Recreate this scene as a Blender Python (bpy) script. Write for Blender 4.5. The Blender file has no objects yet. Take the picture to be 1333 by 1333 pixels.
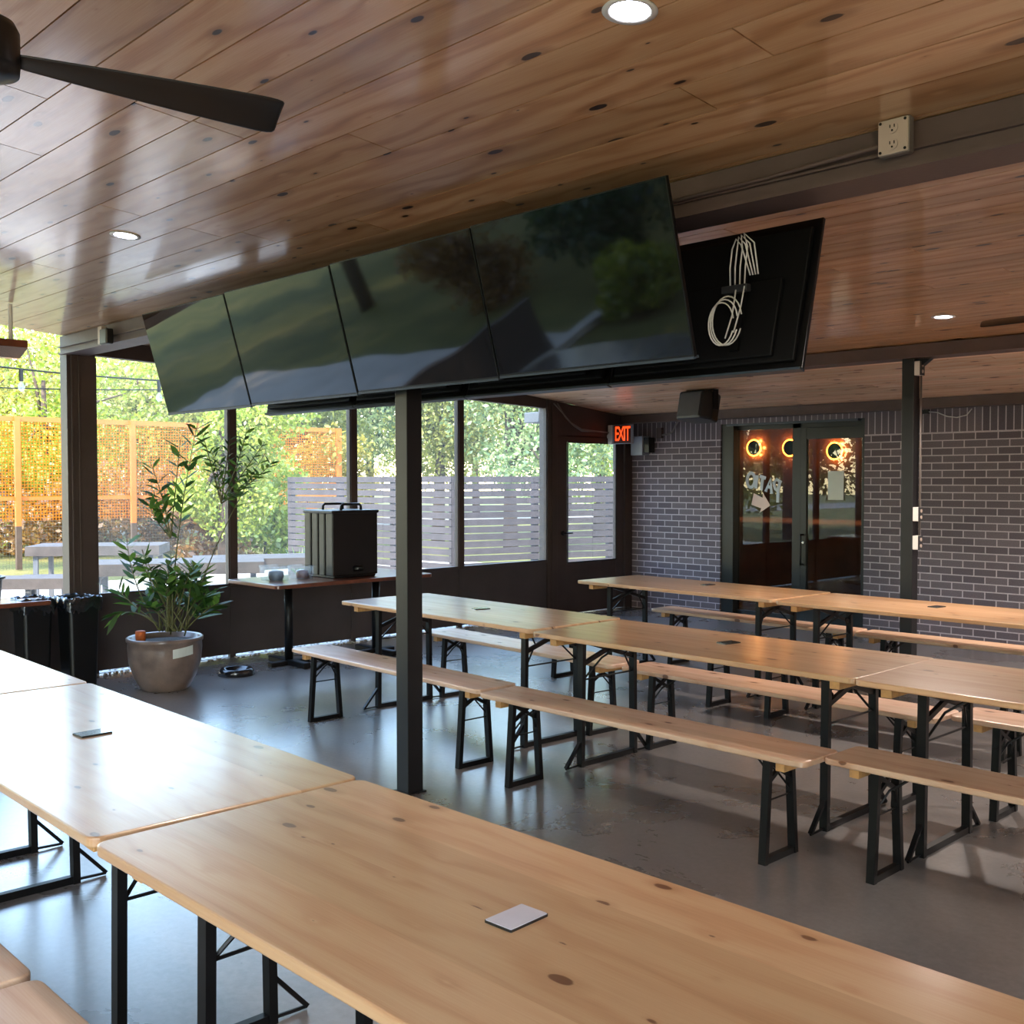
import bpy, math, random
import numpy as np
from mathutils import Vector, Matrix
R_ = random.Random(7)
PI = math.pi
C = bpy.context.scene.collection
scene = bpy.context.scene

# ------------------------------------------------------------------ helpers
class MB:
    def __init__(self): self.v = []; self.f = []; self.mi = []; self.m = 0
    def add(self, vs, fs):
        n = len(self.v); self.v += [tuple(p) for p in vs]
        self.f += [tuple(i + n for i in q) for q in fs]; self.mi += [self.m] * len(fs)
    def box(self, x0, x1, y0, y1, z0, z1):
        vs = [(x, y, z) for z in (z0, z1) for y in (y0, y1) for x in (x0, x1)]
        self.add(vs, [(0, 2, 3, 1), (4, 5, 7, 6), (0, 1, 5, 4), (2, 6, 7, 3), (0, 4, 6, 2), (1, 3, 7, 5)])
    def bar(self, p0, p1, w, h, up=(0, 0, 1)):
        p0 = Vector(p0); p1 = Vector(p1); d = (p1 - p0).normalized(); u = Vector(up)
        if abs(d.dot(u)) > .99: u = Vector((1, 0, 0))
        s = d.cross(u).normalized(); u = s.cross(d).normalized()
        vs = []
        for p in (p0, p1):
            for a, b in ((-1, -1), (1, -1), (1, 1), (-1, 1)): vs.append(p + s * a * w / 2 + u * b * h / 2)
        self.add(vs, [(3, 2, 1, 0), (4, 5, 6, 7), (0, 1, 5, 4), (1, 2, 6, 5), (2, 3, 7, 6), (3, 0, 4, 7)])
    def tube(self, pts, r, n=8, caps=True):
        pts = [Vector(p) for p in pts]; rs = r if isinstance(r, (list, tuple)) else [r] * len(pts)
        vs = []; fs = []; pu = None
        for i, p in enumerate(pts):
            d = (pts[min(i + 1, len(pts) - 1)] - pts[max(i - 1, 0)]).normalized()
            if pu is None:
                pu = d.cross(Vector((0, 0, 1)))
                if pu.length < 1e-3: pu = d.cross(Vector((1, 0, 0)))
                pu.normalize()
            pu = (pu - d * pu.dot(d)).normalized(); w = d.cross(pu)
            for k in range(n):
                a = 2 * PI * k / n; vs.append(p + (pu * math.cos(a) + w * math.sin(a)) * rs[i])
        for i in range(len(pts) - 1):
            for k in range(n):
                a = i * n + k; b = i * n + (k + 1) % n; fs.append((a, b, b + n, a + n))
        if caps:
            fs.append(tuple(range(n))[::-1]); fs.append(tuple(range((len(pts) - 1) * n, len(pts) * n)))
        self.add(vs, fs)
    def lathe(self, prof, c=(0, 0, 0), n=32, sx=1, sy=1):
        vs = []; fs = []
        for r, z in prof:
            for k in range(n):
                a = 2 * PI * k / n; vs.append((c[0] + r * math.cos(a) * sx, c[1] + r * math.sin(a) * sy, c[2] + z))
        for i in range(len(prof) - 1):
            for k in range(n):
                a = i * n + k; b = i * n + (k + 1) % n; fs.append((a, b, b + n, a + n))
        fs.append(tuple(range(n))[::-1]); fs.append(tuple(range((len(prof) - 1) * n, len(prof) * n)))
        self.add(vs, fs)
    def prism(self, poly, z0, z1):
        n = len(poly)
        self.add([(x, y, z0) for x, y in poly] + [(x, y, z1) for x, y in poly],
                 [tuple(range(n))[::-1], tuple(range(n, 2 * n))] + [(i, (i + 1) % n, (i + 1) % n + n, i + n) for i in range(n)])
    def xform(self, M, start=0):
        self.v[start:] = [tuple(M @ Vector(p)) for p in self.v[start:]]
    def build(self, name, mat, parent=None, smooth=False, bevel=0, loc=None, seg=2):
        me = bpy.data.meshes.new(name); me.from_pydata(self.v, [], self.f); me.update()
        mats = mat if isinstance(mat, (list, tuple)) else [mat]
        for m in mats: me.materials.append(m)
        if len(mats) > 1: me.polygons.foreach_set('material_index', self.mi)
        if smooth: me.polygons.foreach_set('use_smooth', [True] * len(me.polygons))
        o = bpy.data.objects.new(name, me); C.objects.link(o)
        if parent: o.parent = parent
        if loc: o.location = loc
        if bevel:
            b = o.modifiers.new('b', 'BEVEL'); b.width = bevel; b.segments = seg; b.limit_method = 'ANGLE'; b.angle_limit = .6
            b.harden_normals = False
        return o

def rrect(x0, x1, y0, y1, r, n=6):
    P = []
    for cx, cy, a0 in ((x1 - r, y1 - r, 0), (x0 + r, y1 - r, 90), (x0 + r, y0 + r, 180), (x1 - r, y0 + r, 270)):
        for k in range(n + 1):
            a = math.radians(a0 + 90 * k / n); P.append((cx + r * math.cos(a), cy + r * math.sin(a)))
    return P

def thing(name, label, cat, loc=(0, 0, 0), rz=0, group=None):
    o = bpy.data.objects.new(name, None); C.objects.link(o); o.location = loc; o.rotation_euler = (0, 0, rz)
    o.empty_display_size = .1
    o['label'] = label; o['category'] = cat
    if group: o['group'] = group
    return o
def tag(o, label, cat, group=None, kind=None):
    o['label'] = label; o['category'] = cat
    if group: o['group'] = group
    if kind: o['kind'] = kind
    return o
def struct(o, label=None):
    o['kind'] = 'structure'
    if label: o['label'] = label
    return o
def kids(o): return [c for c in bpy.data.objects if c.parent == o]
def dup(root, loc, rz, label, group=None):
    def cp(o, par):
        c = o.copy(); C.objects.link(c)
        if par: c.parent = par
        for k in kids(o): cp(k, c)
        return c
    r = cp(root, None); r.location = loc; r.rotation_euler = (0, 0, rz); r['label'] = label
    if group: r['group'] = group
    return r

# ------------------------------------------------------------------ materials
def new_mat(name):
    m = bpy.data.materials.new(name); m.use_nodes = True; nt = m.node_tree; nt.nodes.clear()
    out = nt.nodes.new('ShaderNodeOutputMaterial'); b = nt.nodes.new('ShaderNodeBsdfPrincipled')
    nt.links.new(b.outputs[0], out.inputs[0]); return m, nt, b, out
def hexc(h, g=True):
    h = h.lstrip('#'); c = [int(h[i:i + 2], 16) / 255 for i in (0, 2, 4)]
    return tuple([(x / 12.92 if x <= .04045 else ((x + .055) / 1.055) ** 2.4) for x in c] + [1])
def N(nt, t, **kw):
    n = nt.nodes.new(t)
    for k, v in kw.items(): setattr(n, k, v)
    return n
def setin(n, **kw):
    for k, v in kw.items(): n.inputs[k.replace('_', ' ')].default_value = v
def ramp(nt, fac, stops):
    r = N(nt, 'ShaderNodeValToRGB'); e = r.color_ramp.elements
    while len(e) < len(stops): e.new(.5)
    for i, (p, c) in enumerate(stops): e[i].position = p; e[i].color = c
    nt.links.new(fac, r.inputs[0]); return r.outputs[0]
def mathn(nt, op, a, b=None, c=None, clamp=False):
    m = N(nt, 'ShaderNodeMath', operation=op, use_clamp=clamp)
    for i, x in enumerate((a, b, c)):
        if x is None: continue
        if isinstance(x, (int, float)): m.inputs[i].default_value = x
        else: nt.links.new(x, m.inputs[i])
    return m.outputs[0]
def mixc(nt, fac, a, b, mode='MIX'):
    m = N(nt, 'ShaderNodeMix', data_type='RGBA', blend_type=mode)
    for i, x in ((0, fac), (6, a), (7, b)):
        if isinstance(x, (int, float)): m.inputs[i].default_value = x
        elif isinstance(x, tuple): m.inputs[i].default_value = x
        else: nt.links.new(x, m.inputs[i])
    return m.outputs[2]
def simple(name, col, rough=.5, metal=0, var=.12, scale=8, coat=0, spec=.5, bump=0, bscale=60):
    m, nt, b, out = new_mat(name); c = hexc(col)
    tc = N(nt, 'ShaderNodeTexCoord'); no = N(nt, 'ShaderNodeTexNoise'); setin(no, Scale=scale, Detail=5.)
    nt.links.new(tc.outputs['Object'], no.inputs[0])
    lo = tuple(x * (1 - var) for x in c[:3]) + (1,); hi = tuple(min(1, x * (1 + var)) for x in c[:3]) + (1,)
    nt.links.new(ramp(nt, no.outputs[0], [(.3, lo), (.7, hi)]), b.inputs['Base Color'])
    setin(b, Roughness=rough, Metallic=metal, Coat_Weight=coat)
    b.inputs['Specular IOR Level'].default_value = spec
    if bump:
        n2 = N(nt, 'ShaderNodeTexNoise'); setin(n2, Scale=bscale, Detail=4.); nt.links.new(tc.outputs['Object'], n2.inputs[0])
        bp = N(nt, 'ShaderNodeBump'); setin(bp, Strength=bump, Distance=.01); nt.links.new(n2.outputs[0], bp.inputs['Height']); nt.links.new(bp.outputs[0], b.inputs['Normal'])
    return m
def emit(name, col, s):
    m, nt, b, out = new_mat(name); b.inputs['Base Color'].default_value = (.02, .02, .02, 1)
    b.inputs['Emission Color'].default_value = hexc(col); b.inputs['Emission Strength'].default_value = s; return m

def pine(name, light, mid, dark, knot, rough=.3, coat=.5, knots=(1.5, 3.0), kthr=.09, attr=False, board=None, crough=.15, ior=1.5, gw=12., gc=.2):
    """grain along local/world X"""
    m, nt, b, out = new_mat(name)
    tc = N(nt, 'ShaderNodeTexCoord'); geo = N(nt, 'ShaderNodeNewGeometry'); oi = N(nt, 'ShaderNodeObjectInfo')
    sep = N(nt, 'ShaderNodeSeparateXYZ')
    if attr: nt.links.new(geo.outputs['Position'], sep.inputs[0])
    else: nt.links.new(tc.outputs['Object'], sep.inputs[0])
    x, y, z = sep.outputs
    if attr:
        at = N(nt, 'ShaderNodeAttribute', attribute_name='rnd'); rnd = at.outputs['Fac']
    else:
        yz = mathn(nt, 'ADD', y, mathn(nt, 'MULTIPLY', z, 1.0))
        bid = mathn(nt, 'FLOOR', mathn(nt, 'DIVIDE', y, board or .1))
        wn = N(nt, 'ShaderNodeTexWhiteNoise', noise_dimensions='2D'); cb = N(nt, 'ShaderNodeCombineXYZ')
        nt.links.new(bid, cb.inputs[0]); nt.links.new(mathn(nt, 'MULTIPLY', oi.outputs['Random'], 100.), cb.inputs[1]); nt.links.new(cb.outputs[0], wn.inputs[0])
        rnd = wn.outputs['Value']
    xo = mathn(nt, 'ADD', x, mathn(nt, 'MULTIPLY', rnd, 37.))
    yo = mathn(nt, 'ADD', mathn(nt, 'ADD', y, mathn(nt, 'MULTIPLY', rnd, 11.)), mathn(nt, 'MULTIPLY', z, .7))
    def vec(a, ax, bb, by):
        c = N(nt, 'ShaderNodeCombineXYZ'); nt.links.new(mathn(nt, 'MULTIPLY', a, ax), c.inputs[0]); nt.links.new(mathn(nt, 'MULTIPLY', bb, by), c.inputs[1]); return c.outputs[0]
    # knots
    wob = N(nt, 'ShaderNodeTexNoise', noise_dimensions='2D'); setin(wob, Scale=1., Detail=2.); nt.links.new(vec(xo, 14., yo, 30.), wob.inputs[0])
    vv = N(nt, 'ShaderNodeTexVoronoi', voronoi_dimensions='2D'); setin(vv, Scale=1.); nt.links.new(vec(xo, knots[0], yo, knots[1]), vv.inputs[0])
    dist = mathn(nt, 'ADD', vv.outputs['Distance'], mathn(nt, 'MULTIPLY', mathn(nt, 'SUBTRACT', wob.outputs[0], .5), .05))
    cr = N(nt, 'ShaderNodeSeparateColor'); nt.links.new(vv.outputs['Color'], cr.inputs[0])
    thr = mathn(nt, 'MULTIPLY', mathn(nt, 'SUBTRACT', cr.outputs[0], .25), kthr * 1.3)
    kmask = mathn(nt, 'MULTIPLY', mathn(nt, 'SUBTRACT', thr, dist), 60., clamp=True)
    halo = mathn(nt, 'MULTIPLY', mathn(nt, 'SUBTRACT', mathn(nt, 'MULTIPLY', thr, 2.6), dist), 9., clamp=True)
    # grain
    ln = N(nt, 'ShaderNodeTexNoise', noise_dimensions='2D'); setin(ln, Scale=1., Detail=3., Distortion=.6); nt.links.new(vec(xo, .9, yo, 7.), ln.inputs[0])
    push = mathn(nt, 'DIVIDE', .25, mathn(nt, 'ADD', dist, .12))
    g = mathn(nt, 'ADD', mathn(nt, 'MULTIPLY', yo, 55.), mathn(nt, 'ADD', mathn(nt, 'MULTIPLY', ln.outputs[0], gw), mathn(nt, 'MULTIPLY', push, 3.)))
    ring = mathn(nt, 'MULTIPLY_ADD', mathn(nt, 'SINE', g), .5, .5)
    fn = N(nt, 'ShaderNodeTexNoise', noise_dimensions='2D'); setin(fn, Scale=1., Detail=4.); nt.links.new(vec(xo, 5., yo, 260.), fn.inputs[0])
    big = N(nt, 'ShaderNodeTexNoise', noise_dimensions='2D'); setin(big, Scale=1., Detail=2.); nt.links.new(vec(xo, 1.2, yo, 12.), big.inputs[0])
    fac = mathn(nt, 'ADD', mathn(nt, 'MULTIPLY', mathn(nt, 'POWER', ring, 2.), gc), mathn(nt, 'ADD', mathn(nt, 'MULTIPLY', fn.outputs[0], .25), mathn(nt, 'MULTIPLY', big.outputs[0], .35)))
    col = ramp(nt, fac, [(.22, hexc(light)), (.5, hexc(mid)), (.85, hexc(dark))])
    tone = mathn(nt, 'MULTIPLY_ADD', rnd, .3, .85)
    cc = N(nt, 'ShaderNodeCombineColor')
    for i in range(3): nt.links.new(tone if i < 2 else mathn(nt, 'MULTIPLY', tone, mathn(nt, 'MULTIPLY_ADD', rnd, .1, .95)), cc.inputs[i])
    col = mixc(nt, 1., col, cc.outputs[0], 'MULTIPLY')
    col = mixc(nt, mathn(nt, 'MULTIPLY', halo, .45), col, hexc(dark))
    col = mixc(nt, kmask, col, hexc(knot))
    nt.links.new(col, b.inputs['Base Color'])
    nt.links.new(mathn(nt, 'MULTIPLY_ADD', fn.outputs[0], .12, rough - .06), b.inputs['Roughness'])
    setin(b, Coat_Weight=coat, Coat_Roughness=crough, IOR=ior, Coat_IOR=ior)
    bp = N(nt, 'ShaderNodeBump'); setin(bp, Strength=.15, Distance=.002); nt.links.new(fac, bp.inputs['Height']); nt.links.new(bp.outputs[0], b.inputs['Normal'])
    return m

M = {}
M['top'] = pine('table_pine', '#c8a27a', '#bd9068', '#9f7049', '#6a4226', rough=.36, coat=.8, knots=(2.6, 5.5), kthr=.085, board=.2, crough=.2)
M['seat'] = pine('bench_pine', '#d9b79a', '#cda486', '#a87858', '#6e4428', rough=.4, coat=.6, knots=(2.8, 6.), kthr=.09, board=.16, crough=.25)
M['ceil'] = pine('ceiling_pine', '#cfa57a', '#b9875a', '#8a5a32', '#2e170c', rough=.36, coat=1., knots=(2.3, 6.5), kthr=.11, attr=True, crough=.13, gw=9., gc=.26, ior=1.55)
M['ceil_lit'] = pine('ceiling_pine_lit_tone', '#f2cfae', '#e6b48e', '#c0855c', '#5a2a16', rough=.4, coat=.5, knots=(2.8, 7.5), kthr=.14, attr=True, crough=.2, gw=9., gc=.22)  # tone lightened to stand in for the brighter light on the rear slope
M['batten'] = simple('batten_wood', '#c4935c', .5, var=.2, scale=20)
M['edge'] = M['batten']
M['black'] = simple('black_powder_coat', '#08080a', .45, var=.3, scale=30, spec=.3)
M['steel'] = simple('painted_steel_post', '#121215', .4, var=.15, scale=10)
M['beam'] = simple('painted_steel_beam', '#5a4a46', .55, var=.12, scale=6, bump=.1)
M['frame'] = simple('window_frame_paint', '#40332f', .5, var=.12, scale=5, bump=.08)
M['panel'] = simple('dark_wall_panel', '#453d3d', .6, var=.14, scale=3, bump=.1)
M['doorf'] = simple('black_door_frame', '#0e1113', .35, var=.2)
M['plastic'] = simple('black_plastic', '#0a0b0d', .38, var=.2, spec=.5)
M['bezel'] = simple('tv_plastic', '#08080a', .3, var=.2)
M['tvback'] = simple('tv_back_metal', '#060608', .6, var=.3, spec=.25)
M['tvedge'] = simple('tv_bottom_trim', '#3a4450', .35, var=.1)
M['white'] = simple('white_plastic', '#d6d3cf', .4, var=.05)
M['beige'] = simple('beige_cover', '#b7a79a', .45, var=.05)
M['grey'] = simple('grey_box', '#8d94a0', .4, var=.06)
M['conduit'] = simple('grey_conduit', '#77706c', .4, metal=.3, var=.1)
M['chrome'] = simple('chrome', '#c9ccd2', .2, metal=1, var=.05)
M['darkplate'] = simple('dark_plate', '#2c2d31', .4)
M['walnut'] = simple('red_brown_wood', '#6d3a26', .3, var=.3, scale=9, coat=.5)
M['paper'] = simple('paper', '#c8d0ca', .6, var=.04)
M['cardw'] = simple('laminated_card', '#c9c6cf', .2, var=.05, coat=.5)
M['cardk'] = simple('dark_laminated_card', '#1c2226', .25, var=.1, coat=.5)
M['greywood'] = simple('weathered_grey_wood', '#4a4440', .7, var=.25, scale=6, bump=.3)
M['graymetal'] = simple('galvanised_frame', '#5b6066', .5, var=.1)
M['gravel'] = simple('white_gravel', '#b8b3ab', .8, var=.35, scale=40, bump=.6)
M['soil'] = simple('soil', '#2a1e17', .9, var=.4, scale=30, bump=.6)
M['terracotta'] = simple('terracotta_scrap', '#b0561f', .7, var=.3, scale=40)
M['bark'] = simple('bark', '#4a3b30', .85, var=.35, scale=12, bump=.6)
M['stem'] = simple('plant_stem', '#5a5a32', .6, var=.3, scale=30)
M['liner'] = simple('shiny_black_bag', '#16181c', .16, var=.2, coat=.6, bump=.5, bscale=22)

def leafmat(name, c1, c2, c3, trans=.5):
    m, nt, b, out = new_mat(name)
    geo = N(nt, 'ShaderNodeNewGeometry'); no = N(nt, 'ShaderNodeTexNoise'); setin(no, Scale=.9, Detail=3.)
    nt.links.new(geo.outputs['Position'], no.inputs[0])
    at = N(nt, 'ShaderNodeAttribute', attribute_name='rnd')
    f = mathn(nt, 'ADD', mathn(nt, 'MULTIPLY', no.outputs[0], .6), mathn(nt, 'MULTIPLY', at.outputs['Fac'], .4))
    col = ramp(nt, f, [(.25, hexc(c1)), (.5, hexc(c2)), (.75, hexc(c3))])
    d = N(nt, 'ShaderNodeBsdfDiffuse'); t = N(nt, 'ShaderNodeBsdfTranslucent'); g = N(nt, 'ShaderNodeBsdfGlossy'); setin(g, Roughness=.4)
    nt.links.new(col, d.inputs[0]); nt.links.new(col, t.inputs[0])
    mx = N(nt, 'ShaderNodeMixShader'); mx.inputs[0].default_value = trans
    nt.links.new(d.outputs[0], mx.inputs[1]); nt.links.new(t.outputs[0], mx.inputs[2])
    m2 = N(nt, 'ShaderNodeMixShader'); m2.inputs[0].default_value = .06
    nt.links.new(mx.outputs[0], m2.inputs[1]); nt.links.new(g.outputs[0], m2.inputs[2]); nt.links.new(m2.outputs[0], out.inputs[0])
    nt.nodes.remove(b); return m
M['leaf_gold'] = leafmat('leaf_gold', '#6c6820', '#a4983a', '#c8b252')
M['leaf_lime'] = leafmat('leaf_lime', '#6b8226', '#96a436', '#bcb84c')
M['leaf_olive'] = leafmat('leaf_olive', '#626c30', '#949848', '#c4be70')
M['leaf_green'] = leafmat('leaf_green', '#4a6640', '#7c9058', '#b4ba80')
M['leaf_rust'] = leafmat('leaf_rust', '#5c3c20', '#8a622c', '#a68244')
M['leaf_plant'] = leafmat('leaf_plant', '#20381a', '#3f6528', '#7ba044', trans=.25)
M['leaf_dark'] = leafmat('leaf_dark', '#1d3320', '#30502c', '#52703a', trans=.3)

def glass(name, tint=(1, 1, 1, 1), ior=1.45, rough=0.0, extra=0.0, dirt=0):
    m, nt, b, out = new_mat(name); nt.nodes.remove(b)
    tr = N(nt, 'ShaderNodeBsdfTransparent'); tr.inputs[0].default_value = tint
    gl = N(nt, 'ShaderNodeBsdfGlossy'); setin(gl, Roughness=rough)
    fr = N(nt, 'ShaderNodeFresnel'); setin(fr, IOR=ior)
    mx = N(nt, 'ShaderNodeMixShader'); gb = N(nt, 'ShaderNodeNewGeometry'); nt.links.new(mathn(nt, 'MULTIPLY', mathn(nt, 'ADD', fr.outputs[0], extra, clamp=True), mathn(nt, 'SUBTRACT', 1., gb.outputs['Backfacing'])), mx.inputs[0])
    nt.links.new(tr.outputs[0], mx.inputs[1]); nt.links.new(gl.outputs[0], mx.inputs[2])
    last = mx.outputs[0]
    if dirt:
        df = N(nt, 'ShaderNodeBsdfTranslucent'); df.inputs[0].default_value = (.9, .9, .9, 1)
        m2 = N(nt, 'ShaderNodeMixShader'); m2.inputs[0].default_value = dirt
        nt.links.new(last, m2.inputs[1]); nt.links.new(df.outputs[0], m2.inputs[2]); last = m2.outputs[0]
    nt.links.new(last, out.inputs[0]); return m
M['glass'] = glass('window_glass', (.97, .98, .97, 1), dirt=.02)
M['dglass'] = glass('door_glass', (.75, .72, .68, 1), ior=1.6, extra=.03)
M['clear'] = glass('clear_plastic', (.9, .93, .93, 1), ior=1.5, rough=.08, dirt=.15)

def screenmat():
    m, nt, b, out = new_mat('tv_screen'); setin(b, Roughness=.04, IOR=1.6)
    b.inputs['Base Color'].default_value = (.006, .006, .007, 1)
    tc = N(nt, 'ShaderNodeTexCoord'); no = N(nt, 'ShaderNodeTexNoise'); setin(no, Scale=1.7, Detail=1.); nt.links.new(tc.outputs['Object'], no.inputs[0])
    bp = N(nt, 'ShaderNodeBump'); setin(bp, Strength=.06, Distance=.05); nt.links.new(no.outputs[0], bp.inputs['Height']); nt.links.new(bp.outputs[0], b.inputs['Normal'])
    return m
M['screen'] = screenmat()

def brickmat(name, soldier=False):
    m, nt, b, out = new_mat(name)
    geo = N(nt, 'ShaderNodeNewGeometry'); sep = N(nt, 'ShaderNodeSeparateXYZ'); nt.links.new(geo.outputs['Position'], sep.inputs[0])
    cb = N(nt, 'ShaderNodeCombineXYZ')
    xx = mathn(nt, 'ADD', sep.outputs[0], mathn(nt, 'MULTIPLY', sep.outputs[1], 1.))
    if soldier:
        nt.links.new(mathn(nt, 'SUBTRACT', sep.outputs[2], 2.125), cb.inputs[0]); nt.links.new(xx, cb.inputs[1])
    else:
        nt.links.new(xx, cb.inputs[0]); nt.links.new(sep.outputs[2], cb.inputs[1])
    br = N(nt, 'ShaderNodeTexBrick', offset=.5 if not soldier else 0.); nt.links.new(cb.outputs[0], br.inputs[0])
    setin(br, Scale=1., Mortar_Size=.006, Mortar_Smooth=.15, Bias=0., Brick_Width=.222 if not soldier else .26, Row_Height=.0757)
    br.inputs['Color1'].default_value = hexc('#665d64'); br.inputs['Color2'].default_value = hexc('#7d7279'); br.inputs['Mortar'].default_value = hexc('#cfc4ca')
    no = N(nt, 'ShaderNodeTexNoise'); setin(no, Scale=90., Detail=6., Roughness=.7); nt.links.new(geo.outputs['Position'], no.inputs[0])
    nb = N(nt, 'ShaderNodeTexNoise'); setin(nb, Scale=1.3, Detail=4.); nt.links.new(geo.outputs['Position'], nb.inputs[0])
    col = mixc(nt, .55, br.outputs['Color'], ramp(nt, no.outputs[0], [(.3, (.35, .35, .35, 1)), (.7, (1, 1, 1, 1))]), 'MULTIPLY')
    col = mixc(nt, .25, col, ramp(nt, nb.outputs[0], [(.35, (.6, .6, .6, 1)), (.65, (1, 1, 1, 1))]), 'MULTIPLY')
    nt.links.new(col, b.inputs['Base Color']); setin(b, Roughness=.75)
    h = mathn(nt, 'ADD', mathn(nt, 'MULTIPLY', br.outputs['Fac'], -1.), mathn(nt, 'MULTIPLY', no.outputs[0], .35))
    bp = N(nt, 'ShaderNodeBump'); setin(bp, Strength=.6, Distance=.006); nt.links.new(h, bp.inputs['Height']); nt.links.new(bp.outputs[0], b.inputs['Normal'])
    return m
M['brick'] = brickmat('grey_brick'); M['soldier'] = brickmat('soldier_brick', True)

def floormat():
    m, nt, b, out = new_mat('polished_concrete')
    geo = N(nt, 'ShaderNodeNewGeometry')
    a = N(nt, 'ShaderNodeTexNoise'); setin(a, Scale=.9, Detail=8., Roughness=.65, Distortion=.4); nt.links.new(geo.outputs['Position'], a.inputs[0])
    c = N(nt, 'ShaderNodeTexNoise'); setin(c, Scale=35., Detail=6., Roughness=.7); nt.links.new(geo.outputs['Position'], c.inputs[0])
    v = N(nt, 'ShaderNodeTexVoronoi'); setin(v, Scale=9.); nt.links.new(geo.outputs['Position'], v.inputs[0])
    sc = N(nt, 'ShaderNodeSeparateColor'); nt.links.new(v.outputs['Color'], sc.inputs[0])
    spot = mathn(nt, 'MULTIPLY', mathn(nt, 'SUBTRACT', mathn(nt, 'MULTIPLY', mathn(nt, 'SUBTRACT', sc.outputs[0], .7), .22), v.outputs['Distance']), 60., clamp=True)
    f = mathn(nt, 'ADD', mathn(nt, 'MULTIPLY', a.outputs[0], .75), mathn(nt, 'MULTIPLY', c.outputs[0], .25))
    col = ramp(nt, f, [(.3, hexc('#5c5856')), (.5, hexc('#777371')), (.7, hexc('#938e8a'))])
    col = mixc(nt, mathn(nt, 'MULTIPLY', spot, .6), col, hexc('#2c2a2a'))
    nt.links.new(col, b.inputs['Base Color'])
    nt.links.new(mathn(nt, 'MULTIPLY_ADD', a.outputs[0], .35, .12), b.inputs['Roughness'])
    setin(b, Coat_Weight=.9, Coat_Roughness=.26)
    bp = N(nt, 'ShaderNodeBump'); setin(bp, Strength=.2, Distance=.003); nt.links.new(f, bp.inputs['Height']); nt.links.new(bp.outputs[0], b.inputs['Normal'])
    return m
M['floor'] = floormat()
def lawnmat():
    m, nt, b, out = new_mat('lawn')
    geo = N(nt, 'ShaderNodeNewGeometry'); a = N(nt, 'ShaderNodeTexNoise'); setin(a, Scale=.5, Detail=8., Roughness=.7); nt.links.new(geo.outputs['Position'], a.inputs[0])
    col = ramp(nt, a.outputs[0], [(.32, hexc('#3f491e')), (.5, hexc('#62642a')), (.68, hexc('#84783f'))])
    nt.links.new(col, b.inputs['Base Color']); setin(b, Roughness=.9)
    n2 = N(nt, 'ShaderNodeTexNoise'); setin(n2, Scale=25., Detail=5.); nt.links.new(geo.outputs['Position'], n2.inputs[0])
    bp = N(nt, 'ShaderNodeBump'); setin(bp, Strength=.8, Distance=.08); nt.links.new(n2.outputs[0], bp.inputs['Height']); nt.links.new(bp.outputs[0], b.inputs['Normal'])
    return m
M['lawn'] = lawnmat()
M['paving'] = simple('pale_paving', '#b0a9a1', .8, var=.15, scale=1.5, bump=.2)
M['road'] = simple('street_asphalt', '#77736f', .8, var=.12, scale=1.)
M['fence'] = simple('fence_cedar_shade_tone', '#443e40', .75, var=.25, scale=4, bump=.3)  # darkened all over to stand in for the shade lying on the fence
M['rust'] = simple('orange_coated_steel', '#b86420', .55, var=.1, scale=3)
M['postbrown'] = simple('brown_fence_post', '#4c3a2c', .7, var=.2)

def netmat(name, col, cell, wire, trans):
    m, nt, b, out = new_mat(name); nt.nodes.remove(b)
    tc = N(nt, 'ShaderNodeTexCoord'); sep = N(nt, 'ShaderNodeSeparateXYZ'); nt.links.new(tc.outputs['Object'], sep.inputs[0])
    def line(s): return mathn(nt, 'LESS_THAN', mathn(nt, 'FRACT', mathn(nt, 'DIVIDE', s, cell)), wire)
    k = mathn(nt, 'MAXIMUM', line(sep.outputs[1]), line(sep.outputs[2]))
    tr = N(nt, 'ShaderNodeBsdfTransparent'); d = N(nt, 'ShaderNodeBsdfDiffuse'); t = N(nt, 'ShaderNodeBsdfTranslucent')
    d.inputs[0].default_value = hexc(col); t.inputs[0].default_value = hexc(col)
    mx = N(nt, 'ShaderNodeMixShader'); mx.inputs[0].default_value = trans; nt.links.new(d.outputs[0], mx.inputs[1]); nt.links.new(t.outputs[0], mx.inputs[2])
    o = N(nt, 'ShaderNodeMixShader'); nt.links.new(k, o.inputs[0]); nt.links.new(tr.outputs[0], o.inputs[1]); nt.links.new(mx.outputs[0], o.inputs[2]); nt.links.new(o.outputs[0], out.inputs[0])
    return m
M['net'] = netmat('orange_netting', '#c06c22', .06, .24, .35)
M['wire'] = netmat('wire_mesh', '#5f5e52', .06, .07, 0.)
M['potclay'] = simple('glazed_clay_pot', '#75655c', .35, var=.3, scale=7, coat=.3, bump=.15)
M['reddoor'] = simple('interior_red_wood', '#5c3622', .4, var=.4, scale=5, coat=.4)
M['ring'] = emit('sconce_glow', '#ff9a30', 22)
M['exit'] = emit('exit_letters', '#ff4a18', 1.3)
M['exitbg'] = simple('exit_sign_face', '#4a1512', .4)
M['led'] = emit('downlight_led', '#dfe8ff', 26)
M['sign'] = simple('white_vinyl_letters', '#c4d0dc', .5, var=.03)
M['pinkw'] = simple('white_vinyl_arrow', '#e8cfc6', .5, var=.03)

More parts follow.
